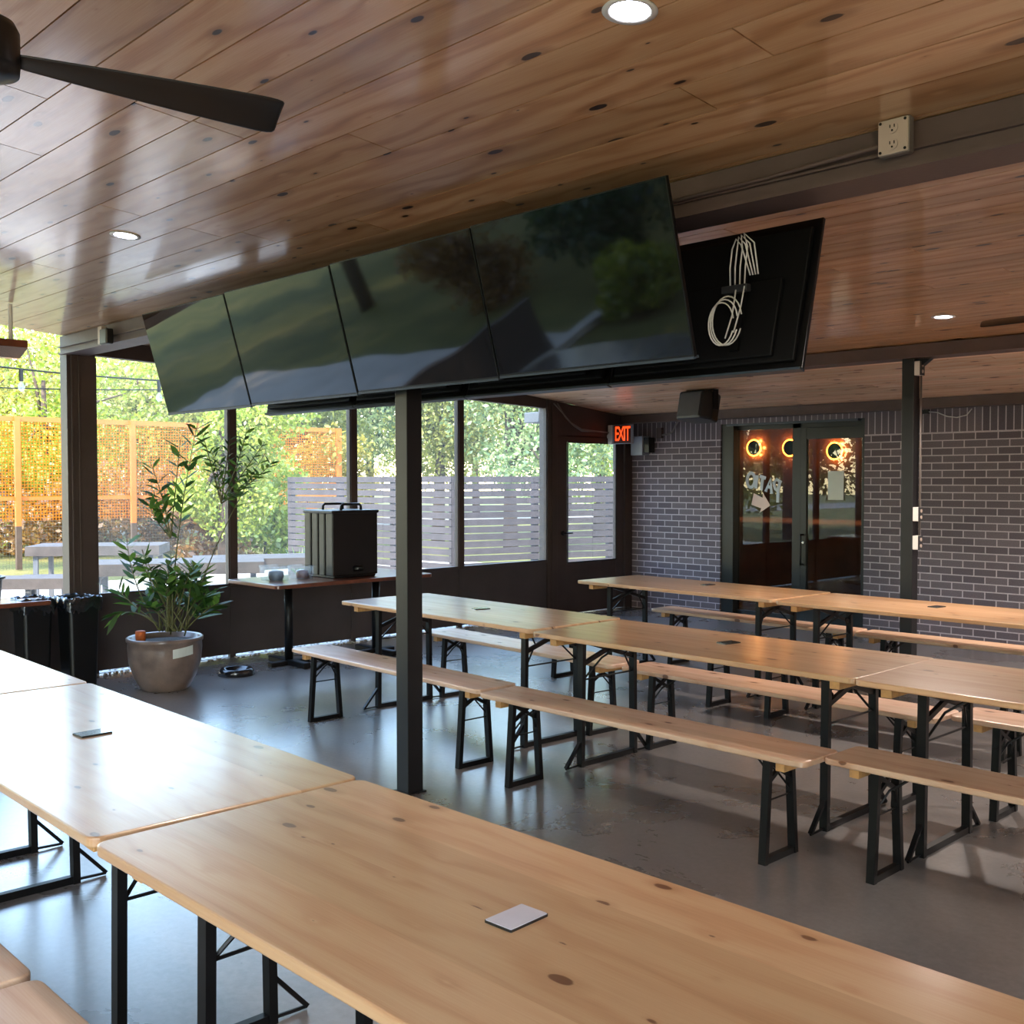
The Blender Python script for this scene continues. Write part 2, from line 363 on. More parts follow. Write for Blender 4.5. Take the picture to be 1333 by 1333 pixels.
# ------------------------------------------------------------------ camera
f_px = 1389.2; pitch = math.radians(1.735); roll = math.radians(-.065); yaw = math.radians(46.18); H = 1.65
Rr = Vector((math.cos(yaw), math.sin(yaw), 0)); Fw = Vector((-math.sin(yaw), math.cos(yaw), 0)); Uz = Vector((0, 0, 1))
F2 = Fw * math.cos(pitch) - Uz * math.sin(pitch); U2 = Uz * math.cos(pitch) + Fw * math.sin(pitch)
R3 = Rr * math.cos(roll) + U2 * math.sin(roll); U3 = U2 * math.cos(roll) - Rr * math.sin(roll)
cam = bpy.data.cameras.new('camera'); co = bpy.data.objects.new('camera', cam); C.objects.link(co)
cam.sensor_width = 36; cam.lens = f_px * 36 / 1333; cam.clip_end = 400; cam.clip_start = .05
Mx = Matrix(((R3.x, U3.x, -F2.x, 0), (R3.y, U3.y, -F2.y, 0), (R3.z, U3.z, -F2.z, H), (0, 0, 0, 1)))
co.matrix_world = Mx; scene.camera = co

XW, YB = -8.92, 10.7
def zc(y):   # ceiling height
    if y < 3.44: return 2.84 + .09 * (3.44 - y)
    if y < 8.15: return 2.84 - .0285 * (y - 3.44)
    return 2.706 - .1 * (y - 8.15)

# ------------------------------------------------------------------ room shell
m = MB(); m.box(XW - .3, 3.6, -2.3, 14.5, -.2, 0); struct(m.build('floor', M['floor']))
# ceiling: real boards along X
def ceiling(name, y0, y1, w, seed, mat=None):
    rr = random.Random(seed); m = MB(); rn = []
    y = y0
    while y < y1 - .01:
        ye = min(y + w, y1); x = XW - .02 - rr.random() * 2.5
        while x < 3.5:
            xe = x + rr.uniform(2.2, 4.2); r = rr.random()
            xa = max(x, XW - .02); xb = min(xe, 3.5)
            if xb - xa > .05:
                g = .0028; a, b = y + g, ye - g
                vs = [(px, py, zc(py) + dz) for dz in (0, .02) for py in (a, b) for px in (xa + g, xb - g)]
                m.add(vs, [(0, 2, 3, 1), (4, 5, 7, 6), (0, 1, 5, 4), (2, 6, 7, 3), (0, 4, 6, 2), (1, 3, 7, 5)]); rn += [r] * 6
            x = xe
        y = ye
    o = m.build(name, mat or M['ceil']); at = o.data.attributes.new('rnd', 'FLOAT', 'FACE'); at.data.foreach_set('value', rn)
    return o
struct(ceiling('ceiling', -1.96, 3.44, .215, 3)); struct(ceiling('ceiling', 3.44, 8.15, .15, 4)); struct(ceiling('ceiling', 8.15, YB, .15, 5, M['ceil_lit']))
m = MB()
for a, b in ((-2.0, 3.44), (3.44, 8.15), (8.15, YB + .3)):
    m.add([(x, y, zc(min(y, 10.99)) + d) for d in (.022, .26) for y in (a, b) for x in (XW - .1, 3.6)],
          [(0, 2, 3, 1), (4, 5, 7, 6), (0, 1, 5, 4), (2, 6, 7, 3), (0, 4, 6, 2), (1, 3, 7, 5)])
struct(m.build('trim_1', M['beam'])) # roof deck over the boards
# beams
m = MB(); m.box(XW - .06, 3.5, 3.44, 3.50, 2.70, 2.836); m.box(XW - .06, 3.5, 3.425, 3.64, 2.685, 2.70); m.box(XW - .06, 3.5, 3.42, 3.44, 2.74, 2.748)
struct(m.build('trim_2', M['beam']))
m = MB(); m.box(-8.9, 3.5, 8.05, 8.25, 2.612, 2.70); m.box(-8.9, 3.5, 8.04, 8.26, 2.60, 2.612); struct(m.build('trim_3', M['beam']))
m = MB(); m.box(-8.9, 3.5, 10.48, 10.66, 2.375, 2.468); m.box(-8.9, 3.5, 10.46, 10.66, 2.365, 2.378); struct(m.build('trim_4', M['beam']))

# brick wall with door opening
DX0, DX1, DZ = -7.53, -5.67, 2.31
m = MB()
m.box(XW - .1, DX0, YB, YB + .25, 0, 2.125); m.box(DX1, 3.6, YB, YB + .25, 0, 2.125)
m.m = 1
m.box(XW - .1, DX0, YB, YB + .25, 2.125, 2.6); m.box(DX1, 3.6, YB, YB + .25, 2.125, 2.6); m.box(DX0, DX1, YB, YB + .25, DZ, 2.6)
struct(m.build('wall_back', [M['brick'], M['soldier']]))
m = MB(); m.box(3.5, 3.6, -2, YB, 0, 3.1); struct(m.build('wall_right', M['panel']))
# room behind the door
m = MB(); m.box(-9, -2, 13.6, 13.7, 0, 3); m.box(-9, -2, 10.95, 13.7, 2.8, 2.9); m.box(-9.02, -8.92, 10.95, 13.7, 0, 3); m.box(-2.1, -2, 10.95, 13.7, 0, 3)
struct(m.build('wall_inside', M['reddoor']))

# left window wall: low panel, piers
m = MB()
m.box(XW - .06, XW, -2.3, 9.16, .035, .66); m.box(XW - .09, XW + .015, -2.3, 9.16, .655, .675)
for y in (-1.5, .9, 2.2, 4.97, 6.33, 7.77): m.box(XW, XW + .012, y - .035, y + .035, .035, .655)
for y in (3.57, 4.97, 6.33, 7.77): m.box(XW - .05, XW - .01, y - .03, y + .03, -.0, .05)
struct(m.build('wall_left', M['panel'], bevel=.002))
m = MB(); m.box(XW - .12, XW + .02, 3.46, 3.70, 0, 2.70); m.box(XW + .02, XW + .035, 3.49, 3.51, 0, 2.69); m.box(XW + .02, XW + .035, 3.55, 3.565, 0, 2.69)
struct(m.build('trim_5', M['frame'], bevel=.003))
m = MB(); m.box(XW - .12, XW + .02, 9.13, 9.30, 0, zc(9.2)); m.box(XW + .02, XW + .03, 9.2, 9.212, 0, 2.58); m.box(XW + .02, XW + .03, 9.17, 9.176, 0, 2.58)
m.box(XW - .12, XW + .02, 10.56, 10.7, 0, zc(10.7)); struct(m.build('trim_6', M['frame'], bevel=.003))
m = MB()
for ya, yb in ((3.64, 8.15), (8.15, 9.13)):
    m.add([(x, y, z) for x in (XW - .08, XW) for y, z in ((ya, 2.70 - .0364 * (ya - 3.64)), (yb, 2.70 - .0364 * (yb - 3.64)), (yb, zc(yb) + .01), (ya, zc(ya) + .01))],
          [(0, 1, 2, 3), (7, 6, 5, 4), (0, 4, 5, 1), (1, 5, 6, 2), (2, 6, 7, 3), (3, 7, 4, 0)])
m.add([(x, y, z) for x in (XW - .08, XW) for y, z in ((9.30, 2.17), (10.56, 2.17), (10.56, zc(10.56)), (9.30, zc(9.30)))],
      [(0, 1, 2, 3), (7, 6, 5, 4), (0, 4, 5, 1), (1, 5, 6, 2), (2, 6, 7, 3), (3, 7, 4, 0)])
struct(m.build('trim_7', M['frame']))
ys = [3.70, 4.97, 6.33, 7.77, 9.13]
for i in range(4):
    a, b = ys[i], ys[i + 1]; zt = 2.7 - .0364 * ((a + b) / 2 - 3.64)
    e = bpy.data.objects.new('window_%d' % (i + 1), None); C.objects.link(e); struct(e)
    a2 = a + (0 if i == 0 else .035); b2 = b - (0 if i == 3 else .035)
    m = MB(); m.box(XW - .05, XW + .01, a2, a2 + .012, .675, zt); m.box(XW - .05, XW + .01, b2 - .012, b2, .675, zt); m.box(XW - .05, XW + .012, a2, b2, .675, .69)
    if i < 3: m.box(XW - .06, XW + .02, b - .035, b + .035, .66, zt)
    m.build('window_frame', M['frame'], e, bevel=.002)
    m = MB(); m.box(XW - .028, XW - .022, a2 + .01, b2 - .01, .685, zt + .02); m.build('pane', M['glass'], e)

# side door in the window wall
e = bpy.data.objects.new('door_2', None); C.objects.link(e); struct(e)
m = MB(); y0, y1 = 9.31, 10.55; g0, g1, gz0, gz1 = 9.49, 10.40, .63, 2.11
m.box(XW - .05, XW, y0, g0, .01, 2.19); m.box(XW - .05, XW, g1, y1, .01, 2.19); m.box(XW - .05, XW, g0, g1, .01, gz0); m.box(XW - .05, XW, g0, g1, gz1, 2.19)
m.build('leaf', M['frame'], e, bevel=.003)
m = MB(); m.box(XW - .028, XW - .022, g0, g1, gz0, gz1); m.build('pane', M['glass'], e)
m = MB(); m.box(XW, XW + .01, g0, g0 + .012, gz0, gz1); m.box(XW, XW + .01, g1 - .012, g1, gz0, gz1); m.box(XW, XW + .01, g0, g1, gz0, gz0 + .012); m.box(XW, XW + .01, g0, g1, gz1 - .012, gz1); m.build('glazing_bead', M['black'], e)
m = MB(); m.tube([(XW, 9.41, 1.0), (XW + .02, 9.41, 1.0)], .03, 16); m.tube([(XW + .02, 9.41, 1.0), (XW + .055, 9.41, 1.0), (XW + .055, 9.53, 1.0)], .010, 8)
m.build('door_handle', M['black'], e, smooth=True)

# glazed black door in the brick wall
e = bpy.data.objects.new('door_1', None); C.objects.link(e); struct(e)
yf = YB + .10
m = MB()
m.box(DX0, -7.36, YB + .02, YB + .16, 0, DZ); m.box(-6.61, -6.50, yf, yf + .06, 0, DZ); m.box(-5.70, DX1, YB + .0, YB + .2, 0, DZ)
m.box(-7.36, -5.70, yf, yf + .06, 2.235, DZ); m.box(-7.36, -6.61, yf, yf + .06, 0, .09)
m.build('door_frame', M['doorf'], e, bevel=.003)
m = MB(); m.box(-7.36, -6.61, yf + .027, yf + .033, .09, 2.235); m.build('sidelight_pane', M['dglass'], e)
m = MB(); m.box(-6.50, -6.43, yf, yf + .05, .01, 2.235); m.box(-5.75, -5.70, yf, yf + .05, .01, 2.235); m.box(-6.43, -5.75, yf, yf + .05, 2.105, 2.235); m.box(-6.43, -5.75, yf, yf + .05, .01, .2)
lf = m.build('leaf', M['doorf'], e, bevel=.003)
m = MB(); m.box(-6.43, -5.75, yf + .022, yf + .028, .2, 2.105); m.build('door_pane', M['dglass'], e)
m = MB(); m.tube([(-6.47, yf, 1.02), (-6.47, yf - .05, 1.02), (-6.465, yf - .055, .98), (-6.465, yf - .055, .72), (-6.47, yf - .05, .68), (-6.47, yf, .68)], .012, 8); m.build('door_handle', M['black'], lf, smooth=True)
m = MB(); m.tube([(-6.465, yf - .008, .93), (-6.465, yf, .93)], .016, 12); m.build('lock_cylinder', M['chrome'], lf)
m = MB(); m.box(-6.45, -5.73, yf - .045, yf - .0, 1.035, 1.06); 
m = MB(); m.box(DX0 + .1, DX1, YB - .03, YB + .1, .0, .02); m.build('threshold', M['chrome'], e)
m = MB(); m.box(-7.45, -5.75, YB + .0, YB + .06, DZ - .025, DZ); m.build('head_trim', M['tvedge'], e)

# PATIO lettering (reads from inside) + arrow + note
def textmesh(s, size, ext, mat, name, M4, parent=None, off=0., shear=0.):
    cu = bpy.data.curves.new(name, 'FONT'); cu.body = s; cu.size = size; cu.extrude = ext; cu.align_x = 'CENTER'; cu.align_y = 'CENTER'; cu.offset = off; cu.shear = shear
    ob = bpy.data.objects.new('tmp', cu); C.objects.link(ob); dg = bpy.context.evaluated_depsgraph_get(); dg.update()
    me = bpy.data.meshes.new_from_object(ob.evaluated_get(dg)); bpy.data.objects.remove(ob)
    me.transform(M4); me.materials.clear(); me.materials.append(mat); me.name = name
    o = bpy.data.objects.new(name, me); C.objects.link(o)
    if parent: o.parent = parent
    return o
# text seen reversed from the patio: X of text runs to world -X, up = Z, normal +Y
def basis(xv, yv, o): 
    x = Vector(xv); y = Vector(yv); z = x.cross(y); return Matrix(((x.x, y.x, z.x, o[0]), (x.y, y.y, z.y, o[1]), (x.z, y.z, z.z, o[2]), (0, 0, 0, 1)))
yg = yf + .022
t = math.radians(14)
px_, sg = -7.02, 1
xs = Vector((-math.cos(t), 0, math.sin(t))); yu = Vector((-math.sin(t), 0, -math.cos(t))) * -1
yu = Vector((math.sin(t), 0, math.cos(t)))
STROKES = {'P': [[(.0, -.62), (.06, .0), (.0, .46)], [(-.08, .40), (.22, .50), (.36, .28), (.24, .02), (.04, -.06)]],
 'A': [[(-.22, -.42), (-.02, .42), (.2, -.40)], [(-.13, -.08), (.12, -.08)]],
 'T': [[(-.2, .36), (.22, .38)], [(.01, .36), (.02, -.40)]], 'I': [[(.0, .38), (.01, -.38)]],
 'O': [[(.26 * math.cos(k * PI / 8), .40 * math.sin(k * PI / 8)) for k in range(17)]]}
m = MB()
for ch, dx, sz, dz in [('P', -.235, .23, -.02), ('A', -.095, .20, 0), ('T', .005, .20, .0), ('I', .085, .20, .0), ('O', .165, .21, .0)]:
    for st in STROKES[ch]:
        P3 = [Vector((px_, yg, 1.60)) + xs * (dx + (u + .12 * w) * sz) + yu * (dz + w * sz) for u, w in st]
        n0 = len(m.v); m.tube(P3, .019, 8)
        m.v[n0:] = [(x, yg + (y - yg) * .12, z) for x, y, z in m.v[n0:]]
m.build('lettering', M['sign'], e)
m = MB()
ar = [(-.5, .42), (.05, .30), (.0, .62), (.55, -.05), (.05, -.75), (.1, -.42), (-.5, -.38)]
a = math.radians(-14)
vsx = []
for u, w in ar: vsx.append((-7.04 + .24 * (u * math.cos(a) - w * .72 * math.sin(a)), 1.385 + .24 * (u * math.sin(a) + w * .72 * math.cos(a))))
m.add([(x, yg + d, z) for d in (-.001, .003) for x, z in vsx], [tuple(range(7)), tuple(range(7, 14))[::-1]] + [(i, i + 7, (i + 1) % 7 + 7, (i + 1) % 7) for i in range(7)])
m.build('arrow_decal', M['pinkw'], e)
m = MB(); m.box(-6.165, -5.975, yf + .013, yf + .017, 1.42, 1.74); tag(m.build('paper_notice', M['paper']), 'plain pale sheet of paper taped to the right-hand door glass', 'paper notice')

# ring sconces inside, on a wooden screen wall
def sconce(x, y, z, label):
    t = thing('wall_sconce', label, 'wall light', (x, y, z), 0, 'glowing ring sconces behind the door glass')
    m = MB(); m.tube([(0, -.045, 0), (0, -.055, 0)], .100, 40); m.build('disc', M['black'], t, smooth=False)
    m = MB()
    ring = [(.105 * math.cos(a * PI / 16), -.05, .105 * math.sin(a * PI / 16)) for a in range(33)]
    m.tube(ring, .009, 8, caps=False); m.build('glowing_ring', M['ring'], t, smooth=True)
    m = MB(); m.tube([(0, .0, 0), (0, -.06, 0)], .03, 12); m.build('mount', M['black'], t)
    l = bpy.data.lights.new('sconce_lamp', 'POINT'); l.energy = 1.6; l.color = (1, .45, .12); l.shadow_soft_size = .02
    lo = bpy.data.objects.new('sconce_lamp', l); C.objects.link(lo); lo.parent = t; lo.location = (0, -.028, 0)
    for k in range(6):
        l2 = lo.copy(); C.objects.link(l2); l2.parent = t; l2.location = (.108 * math.cos(k * PI / 3), -.03, .108 * math.sin(k * PI / 3))
    bpy.data.objects.remove(lo)
    return t
WY = 12.3
def atY(px, py, Y):
    d = F2 + R3 * ((px - 666.5) / f_px) - U3 * ((py - 666.5) / f_px); k = Y / d.y; return Vector((0, 0, H)) + d * k
m = MB(); m.box(-8.9, -5.2, WY, WY + .08, 0, 2.7); struct(m.build('wall_screen', M['reddoor']))
for (px, py, lb) in ((982, 583, 'glowing orange ring sconce behind the narrow left glass, above the white lettering'),
                     (1029, 583, 'glowing orange ring sconce half hidden by the middle door frame'),
                     (1087, 587, 'glowing orange ring sconce behind the right-hand door glass, above the paper notice')):
    p = atY(px, py, WY - .04); sconce(p.x, WY, p.z, lb)

# ------------------------------------------------------------------ posts
def post(loc, label, z1):
    t = thing('support_post', label, 'post', loc)
    m = MB(); m.box(-.05, .05, -.05, .05, 0, z1); m.build('shaft', M['steel'], t, bevel=.004)
    m = MB(); m.box(-.062, .062, -.062, .062, 0, .008)
    m.build('base_plate', M['steel'], t)
    return t
post((-4.42, 3.49, 0), 'black square steel post standing alone on the open floor under the screens', 2.684)
P2 = post((-3.93, 8.15, 0), 'black square steel post in front of the brick wall carrying white outlet boxes', 2.598)
m = MB(); m.add([(.05, -.03, 2.59), (.17, -.03, 2.59), (.05, -.03, 2.50), (.05, .03, 2.59), (.17, .03, 2.59), (.05, .03, 2.50)],
                [(0, 2, 1), (3, 4, 5), (0, 1, 4, 3), (1, 2, 5, 4), (2, 0, 3, 5)]); m.build('gusset', M['steel'], P2)
def outlet_box(z, label, h=.11):
    t = thing('outlet_box', label, 'electrical box', (-3.879, 8.14, z), 0)
    m = MB(); m.box(0, .045, -.04, .03, -h / 2, h / 2); m.build('box', M['white'], t, bevel=.003)
    m = MB(); m.box(.045, .052, -.04, .03, -h / 2, h / 2); c = m.build('cover_plate', M['darkplate'], t)
    for s in (-.025, .025):
        m = MB(); m.tube([(.05, -.005, s), (.056, -.005, s)], .014, 12); m.build('socket', M['beige'], c)
    return t
outlet_box(1.375, 'white outlet box on the brick-side steel post, upper of the middle pair')
outlet_box(1.15, 'white outlet box on the brick-side steel post, lower of the middle pair')
outlet_box(2.52, 'small white box at the very top of the brick-side steel post', .11)
m = MB(); m.tube([(-3.865, 8.19, 1.1), (-3.865, 8.19, 2.6)], .009, 8); tag(m.build('conduit', M['conduit'], smooth=True), 'thin grey conduit running up the side of the brick-side post', 'conduit')

# outlet on the beam
t = thing('outlet_box', 'beige double outlet box fixed to the dark beam at upper right', 'electrical box', (-1.70, 3.42, 2.785))
m = MB(); m.box(-.055, .055, -.035, 0, -.06, .06); bx = m.build('box', M['conduit'], t, bevel=.006)
m = MB(); m.box(-.052, .052, -.042, -.035, -.057, .057); cp = m.build('cover_plate', M['beige'], t, bevel=.004)
for s in (-.027, .027):
    m = MB(); m.tube([(0, -.042, s), (0, -.046, s)], .019, 20); so = m.build('socket', M['beige'], cp)
    m.m = 0
for s_ in (-.027, .027):
    for a_, b_ in ((-.009, -.006), (.006, .009)):
        m = MB(); m.box(a_, b_, -.0475, -.046, s_, s_ + .01); m.build('slot', M['black'], cp)
    m = MB(); m.tube([(0, -.0475, s_ - .009), (0, -.046, s_ - .009)], .0035, 8); m.build('slot', M['black'], cp)
for sx in (-.043, .043):
    for sz in (-.048, .048):
        m = MB(); m.tube([(sx, -.044, sz), (sx, -.042, sz)], .005, 8); m.build('screw', M['black'], cp)

m = MB(); m.tube([(-1.76, 3.405, 2.77), (-2.2, 3.41, 2.755), (-2.7, 3.41, 2.75)], .008, 8); tag(m.build('conduit', M['beam'], smooth=True), 'dark painted conduit along the beam beside the beige outlet box', 'conduit')
# small box on beam near corner
t = thing('junction_box', 'small pale junction box hanging under the beam beside the leftmost screen', 'electrical box', (-8.02, 3.40, 2.755))
m = MB(); m.box(-.04, .03, -.03, .015, -.075, .06); m.build('box', M['beige'], t, bevel=.004)
m = MB(); m.box(.035, .16, -.05, .01, -.085, .03); m.build('black_fitting', M['plastic'], t, bevel=.01)

# ------------------------------------------------------------------ screens
def make_tv(w, h, label, group, front=True):
    t = thing('television', label, 'television', (0, 0, 0), 0, group)
    m = MB(); m.box(0, w, 0, .018, 0, h); m.build('bezel', M['bezel'], t, bevel=.003)
    m = MB(); m.box(.006, w - .006, -.002, .004, .012, h - .006); m.build('screen', M['screen'], t)
    m = MB(); m.box(.03, w - .03, .018, .04, .03, h - .04); m.box(.12, w - .12, .04, .06, .05, h * .6); m.build('back_cover', M['tvback'], t, bevel=.006)
    m = MB(); m.box(.002, w - .002, -.004, .03, -.006, .004); m.build('bottom_trim', M['tvedge'], t)
    for x in (w * .3, w * .7):
        m = MB(); m.box(x - .02, x + .02, .06, .075, .08, h - .08); m.build('mount_rail', M['black'], t)
    return t
til = math.atan2(.18, .65)
fl = ['leftmost of the four front televisions, hung nearest the corner post', 'second front television from the left, dark glossy screen reflecting trees', 'third front television from the left, directly left of the rightmost one, reflecting lawn', 'rightmost and nearest of the four front televisions, dark glossy screen']
tw = 1.0875
for i in range(4):
    x = -6.80 + i * tw
    if i == 0: o = tv0 = make_tv(tw - .006, .675, fl[0], 'tilted front televisions under the beam')
    else: o = dup(tv0, (0, 0, 0), 0, fl[i], 'tilted front televisions under the beam')
    o.location = (x, 3.32, 2.093 + .007 * i); o.rotation_euler = (math.atan2(.18, .65), 0, 0)
bl = ['back-facing television, farthest left, only its lower edge showing', 'back-facing television second from left, lower edge showing beside the steel post', 'back-facing television third from left, lower edge showing right of the post', 'back-facing television at right end, its black rear panel in view with loose cables']
bw = .977
tvb = None
for i in range(4):
    x = -2.19 - (3 - i) * bw   # right edge after 180 turn
    if i == 0: o = tvb = make_tv(bw - .008, .62, bl[0], 'televisions facing the brick wall')
    else: o = dup(tvb, (0, 0, 0), 0, bl[i], 'televisions facing the brick wall')
    o.location = (x, 3.66, 2.07); o.rotation_euler = (math.atan2(.15, .60), 0, PI)
# mount frame between the rows
t = thing('television_mount', 'black steel rail frame carrying both rows of televisions', 'mount')
m = MB(); m.box(-6.6, -2.85, 3.52, 3.56, 2.45, 2.50); m.build('rail', M['black'], t)
for x in (-6.2, -5.2, -3.9, -3.0):
    m = MB(); m.box(x - .02, x + .02, 3.56, 3.60, 2.40, 2.684); m.build('hanger', M['black'], t)
# cables on rear of the end television
m = MB()
bx0, by0 = -2.62, 3.60
def loop(cx, cz, rx, rz, y, n=20, a0=0, a1=2 * PI): return [(cx + rx * math.cos(a0 + (a1 - a0) * k / n), y, cz + rz * math.sin(a0 + (a1 - a0) * k / n)) for k in range(n + 1)]
t = thing('cable_bundle', 'loops of white cable hanging behind the right-hand rear television', 'cables', (.11, 0, .05))
for k in range(4):
    m = MB(); m.tube([(-2.60 + .022 * k, 3.60, 2.36), (-2.595 + .024 * k, 3.59, 2.44), (-2.575 + .024 * k, 3.575, 2.51), (-2.55 + .012 * k, 3.565, 2.545 + .006 * k), (-2.53 + .02 * k, 3.57, 2.52), (-2.50 + .012 * k, 3.59, 2.40)], .003, 8); m.build('upper_cable', M['white'], t, smooth=True)
for k in range(3):
    m = MB(); m.tube(loop(-2.62 + .010 * k, 2.22 + .006 * k, .06 + .005 * k, .085 + .006 * k, 3.565 + .006 * k, 22, .2, 5.9), .003, 8); m.build('coil', M['white'], t, smooth=True)
m = MB(); m.tube([(-2.56, 3.58, 2.35), (-2.57, 3.57, 2.25), (-2.60, 3.565, 2.16)], .003, 8); m.tube([(-2.52, 3.58, 2.36), (-2.53, 3.57, 2.28), (-2.56, 3.565, 2.18)], .003, 8); m.build('lower_cable', M['white'], t, smooth=True)
m = MB(); m.box(-2.52, -2.40, 3.58, 3.61, 2.39, 2.42); tag(m.build('cable_splitter', M['darkplate'], bevel=.003), 'small dark splitter box among the white cables behind the end television', 'splitter box')

# ------------------------------------------------------------------ tables and benches (origin: centre of the piece, on the floor)
TL, TWd, TH = 2.03, .80, .77
def make_table(label):
    t = thing('folding_table', label, 'table')
    m = MB(); m.prism(rrect(-TL / 2, TL / 2, -TWd / 2, TWd / 2, .035), TH - .028, TH); m.build('tabletop', M['top'], t, bevel=.006, seg=3)
    for s in (-1, 1):
        m = MB(); m.box(s * (TL / 2 - .13) - .025, s * (TL / 2 - .13) + .025, -TWd / 2 + .05, TWd / 2 - .05, TH - .072, TH - .0285); m.build('batten', M['batten'], t, bevel=.003)
        x = s * (TL / 2 - .24)
        for q in (-1, 1):
            m = MB(); m.bar((x, q * .235, .0), (x, q * .225, TH - .03), .028, .04); 
            m.bar((x, q * .235, .15), (x, q * .36, .012), .022, .014); m.tube([(x, q * .24, .012), (x, q * .36, .008)], .006, 6)
            m.build('leg', M['black'], t)
        m = MB(); m.bar((x, -.235, .016), (x, .235, .016), .03, .03); m.build('foot_rail', M['black'], t)
        m = MB(); m.bar((x, -.22, TH - .045), (x, .22, TH - .18), .02, .024); m.bar((x, .22, TH - .045), (x, -.22, TH - .18), .02, .024); m.bar((x, -.22, TH - .045), (x, .22, TH - .045), .02, .02)
        m.build('cross_brace', M['black'], t)
        m = MB(); m.tube([(x, -.225, .50), (x, .225, .50)], .005, 6)
        for q in (-1, 1): m.tube([(x, q * .215, .50), (x - s * .04, q * .1, .62), (x - s * .20, q * .04, TH - .034)], .006, 6)
        m.build('strut', M['black'], t)
    return t
BW, BH = .30, .485
def make_bench(label):
    t = thing('bench', label, 'bench')
    m = MB(); m.prism(rrect(-TL / 2 + .01, TL / 2 - .01, -BW / 2, BW / 2, .035), BH - .027, BH); m.build('seat', M['seat'], t, bevel=.007, seg=3)
    for s in (-1, 1):
        m = MB(); m.box(s * (TL / 2 - .14) - .022, s * (TL / 2 - .14) + .022, -BW / 2 + .03, BW / 2 - .03, BH - .068, BH - .0275); m.build('batten', M['batten'], t, bevel=.003)
        x = s * (TL / 2 - .22)
        for q in (-1, 1):
            m = MB(); m.bar((x, q * .118, 0), (x, q * .085, BH - .03), .026, .036); m.build('leg', M['black'], t)
        m = MB(); m.bar((x, -.115, .014), (x, .115, .014), .028, .028); m.build('foot_rail', M['black'], t)
        m = MB(); m.bar((x, -.085, BH - .045), (x, .09, BH - .14), .016, .018); m.bar((x, .085, BH - .045), (x, -.09, BH - .14), .016, .018); m.build('cross_brace', M['black'], t)
        m = MB(); m.tube([(x, -.095, .27), (x, .095, .27)], .004, 6)
        for q in (-1, 1): m.tube([(x, q * .09, .29), (x - s * .03, q * .03, .37), (x - s * .14, q * .0, BH - .032)], .005, 6)
        m.build('strut', M['black'], t)
    return t
GT = 'pale pine folding tables set end to end in rows'; GB = 'pine folding benches beside the tables'
tb0 = None
TAB = [
 ((-6.40 + .985 * 0 + .97, 4.83), (-1.6), 'pine folding table at window end of the middle row, partly behind the lone steel post'),
 ((-3.345, 4.735), 0, 'pine folding table in the centre of the middle row, joined at both ends'),
 ((-1.32, 4.72), 0, 'pine folding table of the middle row cut off by the right picture edge'),
 ((-5.30, 7.21), -2.5, 'pine folding table of the back row nearest the glazed side door'),
 ((-3.225, 7.09), -1.2, 'pine folding table of the back row in front of the right-hand brick wall'),
 ((-5.64, 1.50), -1.5, 'pine folding table of the foreground row, far left piece running off the picture'),
 ((-3.595, 1.46), -.8, 'glossy pine folding table at lower left with a dark card, reflecting bright daylight'),
 ((-1.545, 1.45), .6, 'knotty pine folding table filling the bottom foreground with a white card on it'),
]
tabs = []
for i, ((x, y), rz, lb) in enumerate(TAB):
    if i == 0: o = tb0 = make_table(lb); o['group'] = GT; o.location = (x, y, 0); o.rotation_euler[2] = math.radians(rz)
    else: o = dup(tb0, (x, y, 0), math.radians(rz), lb, GT)
    tabs.append(o)
BEN = [
 ((-5.37, 4.11), -1.6, 'bench in front of the middle row, leftmost, passing behind the lone steel post'),
 ((-3.315, 4.03), -.3, 'bench in front of the middle row, the long central one with a free right end'),
 ((-1.30, 4.16), 0, 'bench in front of the middle row at right, cut by the picture edge'),
 ((-5.38, 5.26), -3.5, 'bench behind the middle row, leftmost, seen beyond the first table'),
 ((-3.30, 5.20), -.5, 'bench behind the middle row, central one showing between table legs'),
 ((-1.28, 5.33), 0, 'bench behind the middle row at right, partly hidden under table edge'),
 ((-5.36, 6.49), -1, 'bench in front of the back row, left one mostly hidden by a tabletop'),
 ((-3.27, 6.45), -.5, 'bench in front of the back row, right one mostly hidden by a tabletop'),
 ((-5.07, 7.66), -3.0, 'bench behind the back row, left one standing before the black door'),
 ((-3.02, 7.60), 0, 'bench behind the back row, right one passing in front of the second steel post'),
 ((-3.585, .76), 0, 'bench at the bottom left corner, farther of two joined seats'),
 ((-1.55, .76), 0, 'bench at the bottom left corner, nearer of two joined seats'),
]
for i, ((x, y), rz, lb) in enumerate(BEN):
    if i == 0: o = bn0 = make_bench(lb); o['group'] = GB; o.location = (x, y, 0); o.rotation_euler[2] = math.radians(rz)
    else: o = dup(bn0, (x, y, 0), math.radians(rz), lb, GB)
# cards
def card(x, y, rz, top, label, name='menu_card'):
    t = thing(name, label, 'card', (x, y, TH), math.radians(rz), 'small cards lying on the tables')
    m = MB(); m.prism(rrect(-.037, .037, -.055, .055, .003), 0, .005); m.build('backing', M['cardk'], t)
    m = MB(); m.prism(rrect(-.0355, .0355, -.0535, .0535, .003), .005, .0062); m.build('face', top, t)
card(-1.518, 1.468, 3, M['cardw'], 'white rectangular card on the knotty foreground table')
card(-3.66, 1.495, 2, M['cardk'], 'dark card lying on the glossy lower left table')
card(-5.37, 4.86, -20, M['cardk'], 'dark card on the middle-row table nearest the windows')
card(-3.32, 4.80, -12, M['cardk'], 'dark card on the central middle-row table')
card(-5.28, 7.33, -8, M['cardk'], 'dark card on the back-row table nearest the side door')
card(-3.26, 7.18, -8, M['cardk'], 'dark card on the back-row table before the right-hand bricks')

